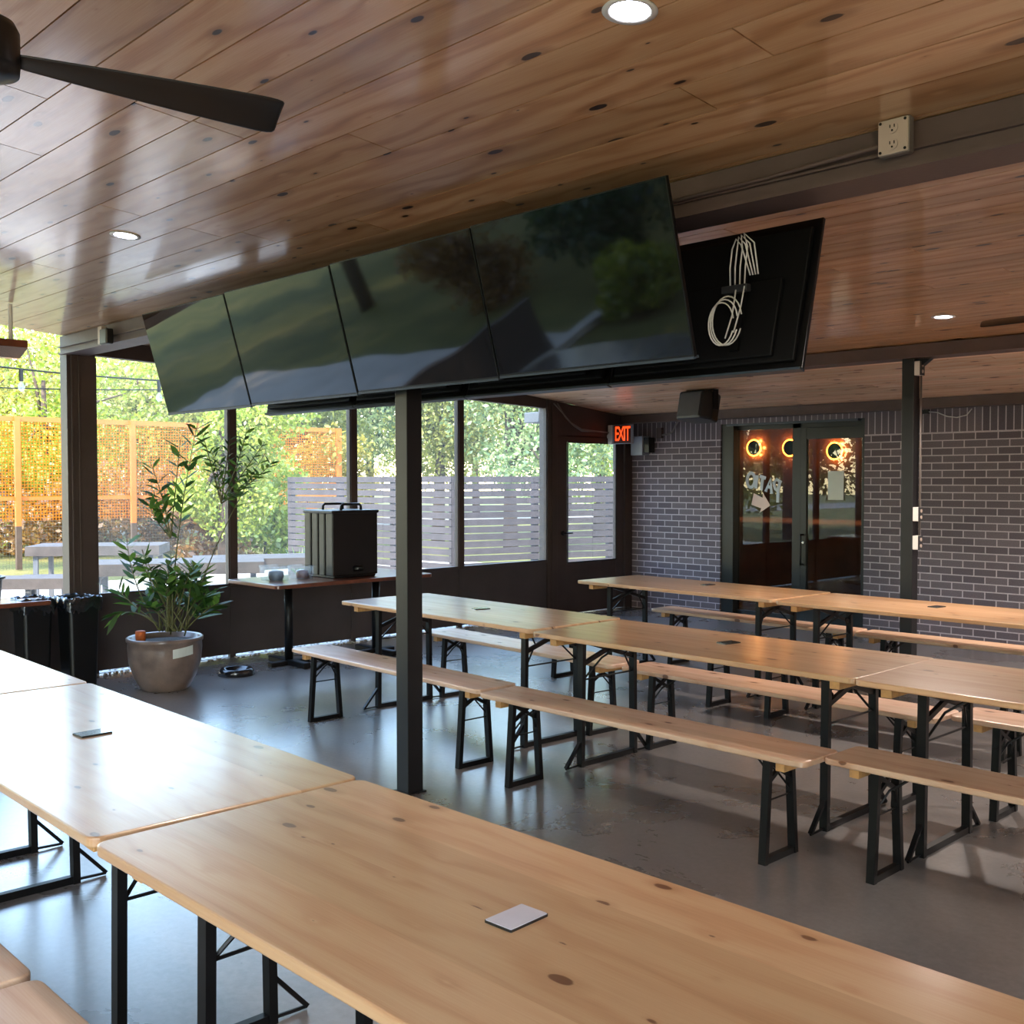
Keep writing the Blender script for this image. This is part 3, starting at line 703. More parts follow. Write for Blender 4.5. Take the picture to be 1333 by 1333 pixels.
# ------------------------------------------------------------------ ceiling fittings
def onceil(px, py, y0=None):
    d = F2 + R3 * ((px - 666.5) / f_px) - U3 * ((py - 666.5) / f_px); lo, hi = .5, 40.
    for _ in range(60):
        k = (lo + hi) / 2; p = Vector((0, 0, H)) + d * k
        if p.z < zc(p.y): lo = k
        else: hi = k
    return p.x, p.y
def downlight(x, y, label):
    sl = -.09 if y < 3.44 else (-.0285 if y < 8.15 else -.1)
    t = thing('recessed_light', label, 'ceiling light', (x, y, zc(y)), 0, 'round recessed ceiling lights'); t.rotation_euler = (math.atan(sl), 0, 0)
    m = MB(); m.lathe([(.075, .0), (.078, -.004), (.06, -.006), (.055, -.002), (.055, .002)], n=32); m.build('trim_ring', M['white'], t, smooth=True)
    m = MB(); m.lathe([(.054, -.0035), (.054, -.0015)], n=32); m.build('lens', M['led'], t)
    l = bpy.data.lights.new('downlight', 'SPOT'); l.energy = LE if y < 4 else 4.5 * LE; l.color = (1., .87, .78); l.spot_size = math.radians(150); l.spot_blend = .6; l.shadow_soft_size = .055
    lo = bpy.data.objects.new('downlight', l); C.objects.link(lo); lo.parent = t; lo.location = (0, 0, -.012)
LE = 65
downlight(*onceil(820, 13), 'round recessed light glowing white at the top of the picture')
downlight(*onceil(163, 306), 'round recessed light in the glossy left part of the ceiling')
downlight(*onceil(1228, 412), 'small recessed light near the right fan blade beyond the beam')
for x, y in ((1.5, 2.2), (0.1, 6.9), (2.8, 6.9), (-1.7, 9.4), (.8, 9.4)):  # unseen grid lights, plus a rear pair added to brighten the rear ceiling
    if True: downlight(x, y, 'round recessed light added in the unseen ceiling outside the picture, right side')
def fan(x, y, z, a0, label, L=.66):
    t = thing('ceiling_fan', label, 'ceiling fan', (x, y, z), 0)
    m = MB(); m.lathe([(.0, .0), (.04, .0), (.078, .01), (.08, .03), (.08, .105), (.07, .125), (.03, .145), (.028, .15)], n=40); m.build('motor_housing', M['plastic'], t, smooth=True)
    m = MB(); m.tube([(0, 0, .14), (0, 0, zc(y) - z)], .027, 20); m.lathe([(.06, zc(y) - z - .045), (.07, zc(y) - z)], n=24); m.build('downrod', M['plastic'], t, smooth=True)
    for k in range(3):
        a = a0 + k * 2 * PI / 3; ca, sa = math.cos(a), math.sin(a)
        m = MB(); vs = []; n = 16
        for i in range(n + 1):
            u = i / n; r = .07 + (L - .07) * u
            wd = .016 + .052 * u
            if u > .96: wd *= .93
            tw_ = -math.radians(42 - 20 * u)
            for j in range(7):
                v = j / 6 * 2 - 1; off = v * wd; cz = .006 * (1 - v * v)
                lx, lz = off * math.cos(tw_), off * math.sin(tw_) + cz
                for dz in (0,): vs.append((r * ca - lx * sa, r * sa + lx * ca, .045 - .035 * u + lz))
        fs = [(i * 7 + j, i * 7 + j + 1, i * 7 + j + 8, i * 7 + j + 7) for i in range(n) for j in range(6)]
        m.add(vs, fs); b = m.build('blade', M['plastic'], t, smooth=True); so = b.modifiers.new('s', 'SOLIDIFY'); so.thickness = .006
        sb = b.modifiers.new('ss', 'SUBSURF'); sb.levels = 1; sb.render_levels = 1
    return t
fan(-2.60, .83, 2.565, math.atan2(.64, .19), 'black ceiling fan at top left corner, one long blade in view', .685)
fan(-1.74, 5.95, 2.46, math.radians(197), 'dark ceiling fan at right edge of which only a blade tip shows', .68)
# hanging patio heater
t = thing('patio_heater', 'hanging bar heater under the ceiling at the left picture edge', 'heater', (-7.95, 2.79, 2.59), math.radians(92)); t.scale = (1.5, 1.5, 1.5)
m = MB(); m.prism([(-.45, -.05), (.0, -.05), (.0, .05), (-.45, .05)], .0, .035); m.build('hood', M['walnut'], t, bevel=.004)
m = MB(); m.add([(-.45, -.05, 0), (0, -.05, 0), (0, .05, 0), (-.45, .05, 0), (-.45, -.03, -.05), (-.03, -.03, -.05), (-.03, .03, -.05), (-.45, .03, -.05)], [(0, 1, 2, 3), (7, 6, 5, 4), (0, 4, 5, 1), (1, 5, 6, 2), (2, 6, 7, 3), (3, 7, 4, 0)]); m.build('reflector', M['chrome'], t)
m = MB(); m.tube([(-.06, 0, .035), (-.06, 0, .205)], .010, 10); m.build('rod', M['white'], t)

# speaker
t = thing('loudspeaker', 'black wedge loudspeaker hanging from the ceiling above the brick wall', 'speaker', (-6.80, 9.28, 2.415), math.radians(-12)); t.scale = (1.25, 1.25, 1.25)
m = MB(); pr_ = [(-.19, -.02), (-.15, -.115), (.15, -.115), (.19, -.02), (.13, .11), (-.13, .11)]
m.prism(pr_, -.12, .12); m.xform(Matrix.Rotation(math.radians(-10), 4, 'X')); m.build('cabinet', M['plastic'], t, bevel=.018, seg=3)
m = MB(); m.box(-.135, .135, -.121, -.113, -.1, .1); m.xform(Matrix.Rotation(math.radians(-10), 4, 'X')); m.build('grille', M['darkplate'], t, bevel=.003)
m = MB(); m.bar((-.19, .0, .135), (.2, .0, .135), .05, .006); m.bar((.2, 0, .137), (.2, 0, -.03), .05, .006); m.bar((-.19, 0, .137), (-.19, 0, .0), .05, .006); m.box(-.03, .03, -.03, .03, .138, (zc(9.28) - 2.415) / 1.25 - .002)
m.build('bracket', M['black'], t)

# exit sign
t = thing('exit_sign', 'red illuminated EXIT sign beside the glazed side door', 'sign', (-8.68, 10.25, 2.215))
m = MB(); m.box(-.155, .155, -.02, .025, -.12, .12); m.build('housing', M['grey'], t, bevel=.004)
m = MB(); m.box(-.125, .148, -.023, -.0195, -.112, .112); m.build('face', M['exitbg'], t)
for ch, dx in (('E', -.088), ('X', -.022), ('I', .035), ('T', .088)):
    textmesh(ch, .255, .002, M['exit'], 'letter', basis((.56 if ch != 'I' else .7, 0, 0), (0, 0, 1), (dx + .012, -.0245, -.002)), t, off=.003)
m = MB(); m.box(-.22, -.155, -.03, .03, -.12, .12); m.tube([(-.22, 0, -.02), (-.24, 0, -.02)], .03, 14); m.build('side_bracket', M['white'], t, bevel=.003)
# boxes & cables
t = thing('electrical_box', 'grey metal electrical box on bricks right of the exit sign', 'electrical box', (-8.73, YB, 2.08))
m = MB(); m.box(-.08, .11, -.14, 0, -.12, .12); m.build('box', M['grey'], t, bevel=.004)
m = MB(); m.box(.112, .2, -.12, 0, -.09, .1); m.build('black_housing', M['plastic'], t, bevel=.004)
m = MB(); m.box(-8.47, -8.39, YB - .05, YB, 2.17, 2.30); tag(m.build('electrical_box', M['beam'], bevel=.004), 'small brown box high on bricks between grey box and speaker', 'electrical box')
m = MB(); m.tube([(-8.39, YB - .03, 2.21), (-8.28, YB - .03, 2.215), (-8.22, YB - .03, 2.25), (-8.17, YB - .04, 2.33), (-8.12, YB - .06, 2.37)], .012, 8); tag(m.build('conduit', M['conduit'], smooth=True), 'bent grey conduit rising from the small brown box to the beam', 'conduit')
for k, (dy, lb) in enumerate(((0, 'upper dark cable draping from wide window post to the exit sign'), (.06, 'lower dark cable draping from wide window post to the exit sign'))):
    m = MB(); m.tube([(XW + .04, 9.22 + dy, 2.56), (XW + .05, 9.35 + dy, 2.46 - dy), (XW + .05, 9.5 + dy, 2.34 - dy * .6), (XW + .05, 9.7, 2.265 - dy * .3), (XW + .05, 9.95, 2.25), (XW + .05, 10.2, 2.24)], .009, 7)
    tag(m.build('cable', M['conduit'], smooth=True), lb, 'cable')
t = thing('cable_stub', 'pale cable loop hanging under wall beam at far right', 'cable', (-4.98, YB, 2.34))
m = MB(); m.box(-.03, .03, -.05, 0, -.02, .02); m.build('black_fitting', M['plastic'], t)
m = MB(); m.tube([(.03, -.03, .0), (.12, -.03, -.01), (.22, -.03, -.055), (.32, -.03, -.07), (.42, -.03, -.05), (.47, -.03, .01)], .006, 6); m.build('loop', M['white'], t, smooth=True)

# ------------------------------------------------------------------ wall table with carrier and tubs
t = thing('bar_table', 'red-brown wall table carrying the black carrier beside windows', 'table', (-8.24, 5.62, 0))
m = MB(); m.prism(rrect(-.44, .41, -.85, .86, .05), .725, .76); m.build('tabletop', M['walnut'], t, bevel=.006)
for s in (-.48, .48):
    m = MB(); m.tube([(0, s, .03), (0, s, .725)], .038, 16); m.build('column', M['black'], t, smooth=True)
    m = MB(); m.bar((-.3, s, .025), (.3, s, .025), .07, .05); m.bar((0, s - .2, .02), (0, s + .2, .02), .07, .04); m.build('base', M['black'], t, bevel=.008)
t = thing('insulated_food_carrier', 'tall black ribbed insulated carrier with two handles on wall table', 'food carrier', (-8.23, 5.70, .76))
m = MB()
for x0, x1 in ((-.23, -.125), (-.105, -.01), (.01, .10), (.12, .23)): m.box(x0, x1, -.25, .25, .02, .60)
m.box(-.22, .22, -.235, .235, .0, .585); m.build('body', M['plastic'], t, bevel=.012, seg=3)
m = MB(); m.box(-.24, .24, -.26, .26, .585, .615); m.build('lid', M['plastic'], t, bevel=.01)
for x in (-.13, .16):
    m = MB(); m.tube([(x, -.11, .61), (x, -.11, .65), (x, -.09, .668), (x, .09, .668), (x, .11, .65), (x, .11, .61)], .012, 8); m.build('handle', M['plastic'], t, smooth=True)
m = MB(); m.lathe([(.05, 0), (.055, .03), (.04, .05)], (.235, .02, .06), 16); m.build('spigot', M['plastic'], t, smooth=True)
def tub(x, y, w, d, h, label, fill):
    t = thing('storage_tub', label, 'container', (x, y, .76))
    m = MB()
    o = rrect(-w / 2, w / 2, -d / 2, d / 2, .03); i = rrect(-w / 2 + .004, w / 2 - .004, -d / 2 + .004, d / 2 - .004, .03); n = len(o)
    def sc(P, k): return [(x * k, y * k) for x, y in P]
    vs = [(a, b, 0) for a, b in sc(o, .86)] + [(a, b, h) for a, b in o] + [(a, b, h) for a, b in sc(o, 1.06)] + [(a, b, h - .006) for a, b in sc(o, 1.06)]
    fs = [tuple(range(n))[::-1]]
    for r in range(3): fs += [(r * n + k, r * n + (k + 1) % n, (r + 1) * n + (k + 1) % n, (r + 1) * n + k) for k in range(n)]
    m.add(vs, fs); m.build('shell', M['clear'], t)
    m = MB(); m.lathe([(w * .22, .004), (w * .27, h * .3), (w * .25, h * .62), (w * .1, h * .7)], (w * .08, 0, 0), 16); m.build('contents', fill, t, smooth=True)
tub(-8.27, 5.02, .26, .19, .13, 'clear plastic tub holding a dark jar, left one beside the carrier', M['darkplate'])
tub(-8.25, 5.28, .22, .17, .12, 'clear plastic tub with brown contents, touching the black carrier', M['walnut'])

# left bar table with black tub, bins
t = thing('bar_table', 'red-brown wall table at the far left edge under a black tub', 'table', (-8.60, 2.3, 0))
m = MB(); m.prism(rrect(-.24, .18, -.95, .84, .03), .685, .72); m.build('tabletop', M['walnut'], t, bevel=.006)
for s in (-.6, .45):
    m = MB(); m.tube([(0, s, .03), (0, s, .69)], .035, 16); m.build('column', M['black'], t, smooth=True)
    m = MB(); m.bar((-.2, s, .02), (.2, s, .02), .07, .04); m.bar((0, s - .2, .02), (0, s + .2, .02), .07, .04); m.build('base', M['black'], t)
t = thing('bus_tub', 'black plastic tub with blue-lit rim at the left picture edge', 'tub', (-8.55, 2.62, .72))
m = MB(); m.lathe([(.0, .0), (.17, .0), (.19, .18), (.21, .19), (.21, .205), (.19, .205), (.18, .19), (.16, .02), (0, .02)], n=36); m.build('body', M['plastic'], t, smooth=False)
def bin_(x, y, s, h, label):
    t = thing('trash_bin', label, 'bin', (x, y, 0), .05)
    m = MB(); a, b = s * .42, s * .5
    o = [(rrect(-a, a, -a, a, .03), 0), (rrect(-b, b, -b, b, .03), h), (rrect(-b - .012, b + .012, -b - .012, b + .012, .03), h), (rrect(-b - .012, b + .012, -b - .012, b + .012, .03), h + .02), (rrect(-b + .012, b - .012, -b + .012, b - .012, .03), h + .02), (rrect(-a + .012, a - .012, -a + .012, a - .012, .03), .03)]
    n = len(o[0][0]); vs = [(p[0], p[1], z) for P, z in o for p in P]; fs = [tuple(range(n))[::-1], tuple(range(5 * n, 6 * n))]
    for r in range(5): fs += [(r * n + k, r * n + (k + 1) % n, (r + 1) * n + (k + 1) % n, (r + 1) * n + k) for k in range(n)]
    m.add(vs, fs); m.build('body', M['plastic'], t)
    rr = random.Random(int(x * 100)); m = MB(); P = rrect(-b - .018, b + .018, -b - .018, b + .018, .04, 5); k = []
    nn = len(P) ; seq = []
    for i in range(nn):
        p, q = P[i], P[(i + 1) % nn]; L = math.dist(p, q); st = max(1, int(L / .02))
        for j in range(st): seq.append((p[0] + (q[0] - p[0]) * j / st, p[1] + (q[1] - p[1]) * j / st))
    nn = len(seq); vs = []
    rows = [(-.075, 1.0, .03), (-.04, 1.02, .012), (.02, 1.01, .01), (.032, .96, .012), (.02, .88, .012), (-.10, .8, .01)]
    for dz, k_, jt in rows:
        for (u, v) in seq: vs.append((u * k_ + rr.uniform(-.006, .006), v * k_ + rr.uniform(-.006, .006), h + dz + rr.uniform(-jt, jt)))
    fs = []
    for r in range(len(rows) - 1): fs += [(r * nn + i, r * nn + (i + 1) % nn, (r + 1) * nn + (i + 1) % nn, (r + 1) * nn + i) for i in range(nn)]
    m.add(vs, fs); m.build('bag_liner', M['liner'], t, smooth=True)
bin_(-8.50, 3.37, .25, .70, 'black trash bin with shiny liner, right one beside the potted plant')
bin_(-8.62, 3.06, .23, .70, 'black trash bin with shiny liner, left one below the wall table')
m = MB(); m.lathe([(.0, 0), (.11, 0), (.16, .03), (.165, .035), (.155, .04), (.1, .012), (0, .012)], n=32); tag(m.build('white_plate', M['white'], smooth=True, loc=(-8.2, 3.02, 0)), 'white round dish on the floor below the left trash bin', 'dish')
t = thing('pet_bowl', 'black pet bowl on the concrete right of the plant pot', 'bowl', (-8.12, 4.55, 0))
m = MB(); m.lathe([(.0, 0), (.155, 0), (.14, .05), (.125, .058), (.11, .05), (.09, .02), (0, .015)], n=32); m.build('bowl', M['liner'], t, smooth=True)

# ------------------------------------------------------------------ potted plant
t = thing('potted_plant', 'tall leafy plant in a round brown clay pot by the windows', 'potted plant', (-7.97, 3.84, 0))
prof = [(.0, .0), (.17, .0), (.185, .012), (.235, .10), (.275, .22), (.285, .33), (.282, .375), (.292, .385), (.294, .41), (.282, .418), (.262, .41), (.262, .36), (0, .355)]
m = MB(); m.lathe(prof, n=56); pt_ = m.build('pot', M['potclay'], t, smooth=True)
m = MB(); m.lathe([(.0, .352), (.262, .352), (.262, .372), (.1, .385), (0, .385)], n=40); m.build('soil', M['soil'], t)
# label on pot: facing camera
ang = math.atan2(-3.84, 7.97) + .50
m = MB(); vs = []
for i in range(7):
    a = ang - .30 + .60 * i / 6
    for z in (.275, .345): r_ = .289 ; vs.append((r_ * math.cos(a), r_ * math.sin(a), z + .02 * (i / 6)))
m.add(vs, [(2 * i, 2 * i + 2, 2 * i + 3, 2 * i + 1) for i in range(6)]); lb = m.build('paper_label', M['paper'], pt_); so = lb.modifiers.new('s', 'SOLIDIFY'); so.thickness = .002; lb['label'] = 'white paper label on the pot rim'
m = MB(); m.lathe([(.0, .38), (.036, .38), (.04, .47), (.03, .475), (0, .475)], (-.02, -.19, 0), 16); m.build('orange_marker', M['terracotta'], t, smooth=True)
rp = random.Random(11)
leafV = MB(); rnL = []
def leaf(m, p, d, L, w, droop=.2):
    d = Vector(d).normalized(); s = d.cross(Vector((0, 0, 1)));
    if s.length < .05: s = Vector((1, 0, 0))
    s.normalize(); tilt = rp.uniform(-.7, .7); s = (s * math.cos(tilt) + d.cross(s) * math.sin(tilt)).normalized(); dn = Vector((0, 0, -1))
    p = Vector(p); c = [p, p + d * L * .3 + dn * L * .02, p + d * L * .65 + dn * L * droop * .4, p + d * L + dn * L * droop]
    vs = [c[0], c[1] - s * w * .5, c[1] + s * w * .5, c[2] - s * w * .45, c[2] + s * w * .45, c[3]]
    m.add(vs, [(0, 1, 2), (1, 3, 4, 2), (3, 5, 4)]); r = rp.random(); rnL.extend([r] * 3)
right = Vector((Rr.x, Rr.y, 0)); toward = Vector((-Fw.x, -Fw.y, 0))
def frond(base, tip, bend, leaves, L, w, u0=.35):
    """stem with paired narrow leaves"""
    base = Vector(base); tip = Vector(tip); mid = (base + tip) / 2 + Vector(bend)
    pts = [base * (1 - u) ** 2 + mid * 2 * u * (1 - u) + tip * u * u for u in [i / 10 for i in range(11)]]
    m = MB(); m.tube(pts, [.007 * (1 - .7 * i / 10) for i in range(11)], 6); m.build('stem', M['stem'], t, smooth=True)
    for i in range(leaves):
        u = u0 + (1 - u0) * i / leaves; p = base * (1 - u) ** 2 + mid * 2 * u * (1 - u) + tip * u * u; d = ((tip - mid) * u + (mid - base) * (1 - u)).normalized()
        for s in (-1, 1):
            side = (right * s + toward * rp.uniform(-.8, .8)).normalized(); dd = d * rp.uniform(.5, .9) + side * rp.uniform(.5, .9)
            leaf(leafV, p, dd, L * rp.uniform(.7, 1.15), w * rp.uniform(.8, 1.2), rp.uniform(0, .35))
# camera-plane offsets: px/169 ~ m at this depth (f/8.4 = 165 px per m)
def at(pxl, pyl, dd=0): # point near pot in picture terms, depth offset dd
    k = (8.4 + dd) / f_px; return Vector((0, 0, H)) + (F2 * (8.4 + dd)) + R3 * (pxl - 666.5) * k - U3 * (pyl - 666.5) * k - Vector((-7.97, 3.84, 0))
frond(at(222, 826), at(258, 548), right * -.08, 14, .17, .045, .45)
frond(at(240, 828), at(345, 590), right * -.12, 5, .12, .03, .7)
for tp in ((300, 566), (322, 556), (345, 575), (356, 600), (262, 560), (285, 600), (275, 585), (335, 615), (312, 640)):
    frond(at(288, 655, rp.uniform(-.15, .15)), at(tp[0], tp[1], rp.uniform(-.25, .25)), right * rp.uniform(-.03, .06), 9, .10, .027, .25)
for tp in ((195, 600), (200, 640), (235, 570), (193, 655)):
    frond(at(222, 700, rp.uniform(-.1, .1)), at(tp[0], tp[1], rp.uniform(-.2, .2)), right * rp.uniform(-.05, .05), 7, .15, .045, .3)
frond(at(205, 812), at(150, 765), right * -.03, 5, .17, .04, .5); frond(at(203, 812), at(148, 800), right * .0 + Vector((0, 0, .1)), 6, .17, .04, .4)
frond(at(208, 822), at(165, 702), right * -.1, 8, .15, .045, .5); frond(at(240, 820), at(270, 770), Vector((0, 0, .02)), 10, .2, .05, .3)
frond(at(242, 820), at(285, 785), Vector((0, 0, .05)), 9, .2, .05, .3); frond(at(240, 820), at(262, 745), Vector((0, 0, .05)), 9, .18, .05, .4)
for k in range(26):
    bx_, tx = rp.uniform(205, 245), rp.uniform(175, 268); ty = rp.uniform(715, 790)
    frond(at(bx_, 822, rp.uniform(-.15, .15)), at(tx, ty, rp.uniform(-.2, .2)), Vector((0, 0, .04)), 4, .13, .05, .62)
fo = leafV.build('foliage', M['leaf_plant'], t); at_ = fo.data.attributes.new('rnd', 'FLOAT', 'FACE'); at_.data.foreach_set('value', rnL)

# ------------------------------------------------------------------ outside
m = MB(); m.box(-120, 60, -90, 90, -.35, -.12); struct(m.build('lawn', M['lawn']))
m = MB(); m.box(-17.5, XW - .3, -3, 14.5, -.2, -.03); struct(m.build('patio_paving', M['paving']))
m = MB(); m.box(-40, -33, -60, 60, -.2, -.09); struct(m.build('street', M['road']))
m = MB(); m.box(XW - .3, XW - .06, -4.5, 9.1, -.1, .004)
rg = random.Random(5)
for k in range(700):
    y = rg.uniform(2.8, 9.1); x = rg.choice((rg.uniform(XW - .22, XW - .08), rg.uniform(XW + .012, XW + .07))); r = rg.uniform(.007, .015)
    s = len(m.v); m.lathe([(r * .5, 0), (r, r * .5), (r * .6, r * 1.1)], (x, y, 0), 6)
tag(m.build('gravel_strip', M['gravel']), 'strip of white pebbles along the foot of the window wall', 'gravel', kind='stuff')

def at_depth(px, py, d): 
    return Vector((0, 0, H)) + F2 * d + R3 * ((px - 666.5) * d / f_px) - U3 * ((py - 666.5) * d / f_px)
# slat fence: two runs
def slat_fence(A, B, zt, label, nposts):
    A = Vector((A[0], A[1], 0)); B = Vector((B[0], B[1], 0)); L = (B - A).length
    t = thing('slat_fence', label, 'fence', (A.x, A.y, 0), math.atan2(B.y - A.y, B.x - A.x))
    m = MB(); z = zt; rr = random.Random(3)
    while z > -.1:
        x = 0
        while x < L:
            xe = min(L, x + 2.4); j = rr.uniform(-.004, .004); m.box(x + .002, xe - .002, -.01, .01, z - .088 + j, z + j); x = xe
        z -= .107
    m.build('slats', M['fence'], t)
    for k in range(nposts):
        x = L * (k + .02) / (nposts - .96); m = MB(); m.box(x - .045, x + .045, .011, .10, -.1, zt); m.build('fence_post', M['fence'], t)
slat_fence((-15.75, 9.83), (-11.88, 10.18), 1.70, 'grey horizontal slat fence, left run whose end meets the lawn', 4)
slat_fence((-11.86, 10.2), (-10.75, 14.2), 1.70, 'grey horizontal slat fence, right run behind the side door', 4)

# orange mesh fence
t = thing('mesh_fence', 'tall fence with bright orange mesh across the lawn', 'fence', (-21.8, 3.0, 0))
y0, y1 = 0, 12.0
m = MB(); m.add([(0, y0, .85), (0, y1, .85), (0, y1, 2.84), (0, y0, 2.84)], [(0, 1, 2, 3)]); m.build('orange_mesh', M['net'], t)
m = MB(); m.add([(0, y0, -.1), (0, y1, -.1), (0, y1, .85), (0, y0, .85)], [(0, 1, 2, 3)]); m.build('wire_mesh', M['wire'], t)
m = MB(); m.box(-.03, .03, y0, y1, 2.80, 2.90); m.build('top_rail', M['rust'], t)
m = MB(); m.box(-.03, .03, y0, y1, 1.25, 1.32); m.build('middle_rail', M['rust'], t)
for y in (.0, 2.15, 4.47, 6.8, 9.2, 12.0):
    m = MB(); m.box(.03, .12, y - .05, y + .05, .75, 2.9); p = m.build('post', M['rust'], t)
    m = MB(); m.box(.03, .12, y - .05, y + .05, -.1, .75); m.build('post_foot', M['postbrown'], p)

def ptable(px, py, dep, L, W, h, rz, label, thick=.13):
    p = at_depth(px, py, dep); t = thing('picnic_table' if h > .6 else 'picnic_bench', label, 'table' if h > .6 else 'bench', (p.x, p.y, -.03), rz)
    m = MB(); nb = max(2, int(W / .14))
    for k in range(nb): m.box(-L / 2, L / 2, -W / 2 + W * k / nb, -W / 2 + W * (k + 1) / nb - .01, h - thick, h)
    m.build('top', M['greywood'], t)
    for s in (-1, 1):
        m = MB(); x = s * (L / 2 - .12)
        for q in (-1, 1): m.box(x - .03, x + .03, q * (W / 2 - .08) - .03, q * (W / 2 - .08) + .03, 0, h - thick)
        m.box(x - .03, x + .03, -W / 2 + .06, W / 2 - .06, h - thick - .05, h - thick); m.build('leg_frame', M['graymetal'], t)
ang_v = yaw
ptable(130, 690, 15.0, 1.75, .9, .78, ang_v + .15, 'weathered grey outdoor table behind the corner post')
ptable(232, 705, 12.2, 1.9, .85, .76, ang_v + .25, 'weathered grey outdoor table behind the potted plant')
ptable(355, 700, 13.2, 1.9, .8, .74, ang_v + .3, 'weathered grey outdoor table seen beyond the clear tubs')
ptable(20, 735, 13.0, 1.5, .5, .5, ang_v + .1, 'weathered grey outdoor bench at the left edge above black tub')
ptable(80, 735, 13.6, 1.0, .35, .47, ang_v + .1, 'short weathered outdoor bench just left of the corner post')

# string lights outside
def string(p0, p1, sag, nb, label):
    t = thing('string_light', label, 'string lights', (0, 0, 0), 0)
    p0 = Vector(p0); p1 = Vector(p1); pts = []
    for i in range(25):
        u = i / 24; pts.append(p0.lerp(p1, u) - Vector((0, 0, sag * 4 * u * (1 - u))))
    m = MB(); m.tube(pts, .009, 5); m.build('cord', M['black'], t, smooth=True)
    for k in range(nb):
        u = (k + .5) / nb; p = p0.lerp(p1, u) - Vector((0, 0, sag * 4 * u * (1 - u)))
        m = MB(); m.tube([p, p - Vector((0, 0, .13))], .022, 8); so = m.build('socket', M['black'], t)
        m = MB(); m.lathe([(.01, 0), (.035, -.05), (.03, -.09), (.005, -.11)], (p.x, p.y, p.z - .13), 10); m.build('bulb', M['clear'], so, smooth=True)
string(at_depth(-120, 462, 11), at_depth(330, 500, 12.5), .06, 5, 'string of clear bulbs outside crossing behind the corner post')
string(at_depth(-120, 500, 14), at_depth(330, 505, 17), .05, 0, 'thin bare cord strung outside below the bulb string')
# lamp pole outside right
t = thing('lamp_post', 'pale blue-grey pole with square floodlight just outside the windows', 'lamp post', (*at_depth(709, 700, 13.2).xy, -.1))
m = MB(); m.box(-.04, .04, -.04, .04, 0, 2.45); m.build('pole', M['grey'], t)
m = MB(); m.box(-.24, .02, -.12, .12, 2.45, 2.58); m.box(-.03, .1, -.08, .08, 2.5, 2.68); m.build('lamp_head', M['graymetal'], t, bevel=.01)

# ------------------------------------------------------------------ trees
def tree(x, y, h, r, mat, seed, label, name='tree', nleaf=6000, ls=.16, trunk=.16, low=.3, group=None, squash=1.):
    rg = np.random.default_rng(seed); rr = random.Random(seed)
    t = thing(name, label, 'tree' if name == 'tree' else 'shrub', (x, y, -.12), 0, group)
    nb = 12; cs = []
    for k in range(nb):
        a = rr.uniform(0, 2 * PI); q = rr.uniform(0, .75) * r; cs.append((q * math.cos(a), q * math.sin(a), h * (low + (.92 - low) * rr.random()), r * rr.uniform(.35, .6)))
    cs = np.array(cs); n = nleaf; idx = rg.integers(0, nb, n); d = rg.normal(size=(n, 3)); d /= np.linalg.norm(d, axis=1)[:, None]
    rad = cs[idx, 3] * rg.uniform(.25, 1, n) ** .6
    c = cs[idx, :3] + d * rad[:, None] * np.array([1, 1, .75 * squash]); c[:, 2] = np.maximum(c[:, 2], .1)
    u = rg.normal(size=(n, 3)); u /= np.linalg.norm(u, axis=1)[:, None]; w = np.cross(u, rg.normal(size=(n, 3))); w /= np.linalg.norm(w, axis=1)[:, None]
    s = ls * rg.uniform(.5, 1.2, n)[:, None]
    V = np.stack([c - u * s * .5, c + w * s * .28, c + u * s * .5, c - w * s * .28], 1).reshape(-1, 3)
    me = bpy.data.meshes.new('foliage'); me.from_pydata(V.tolist(), [], np.arange(4 * n).reshape(-1, 4).tolist())
    at = me.attributes.new('rnd', 'FLOAT', 'FACE'); at.data.foreach_set('value', rg.random(n).astype(np.float32)); me.materials.append(mat)
    o = bpy.data.objects.new('foliage', me); C.objects.link(o); o.parent = t
    m = MB(); top = Vector((rr.uniform(-.3, .3), rr.uniform(-.3, .3), h * .75))
    if trunk:
        m.tube([(0, 0, 0), (top.x * .3, top.y * .3, h * .3), top], [trunk, trunk * .7, trunk * .25], 8)
        for k in range(nb):
            s0 = Vector((top.x * .3, top.y * .3, h * .3)).lerp(top, rr.uniform(0, .7)); m.tube([s0, s0.lerp(Vector(cs[k, :3]), .5) + Vector((0, 0, .2)), Vector(cs[k, :3])], [trunk * .35, trunk * .22, trunk * .08], 5)
        m.build('trunk', M['bark'], t, smooth=True)
    return t
def tp(px, d): p = at_depth(px, 640, d); return p.x, p.y
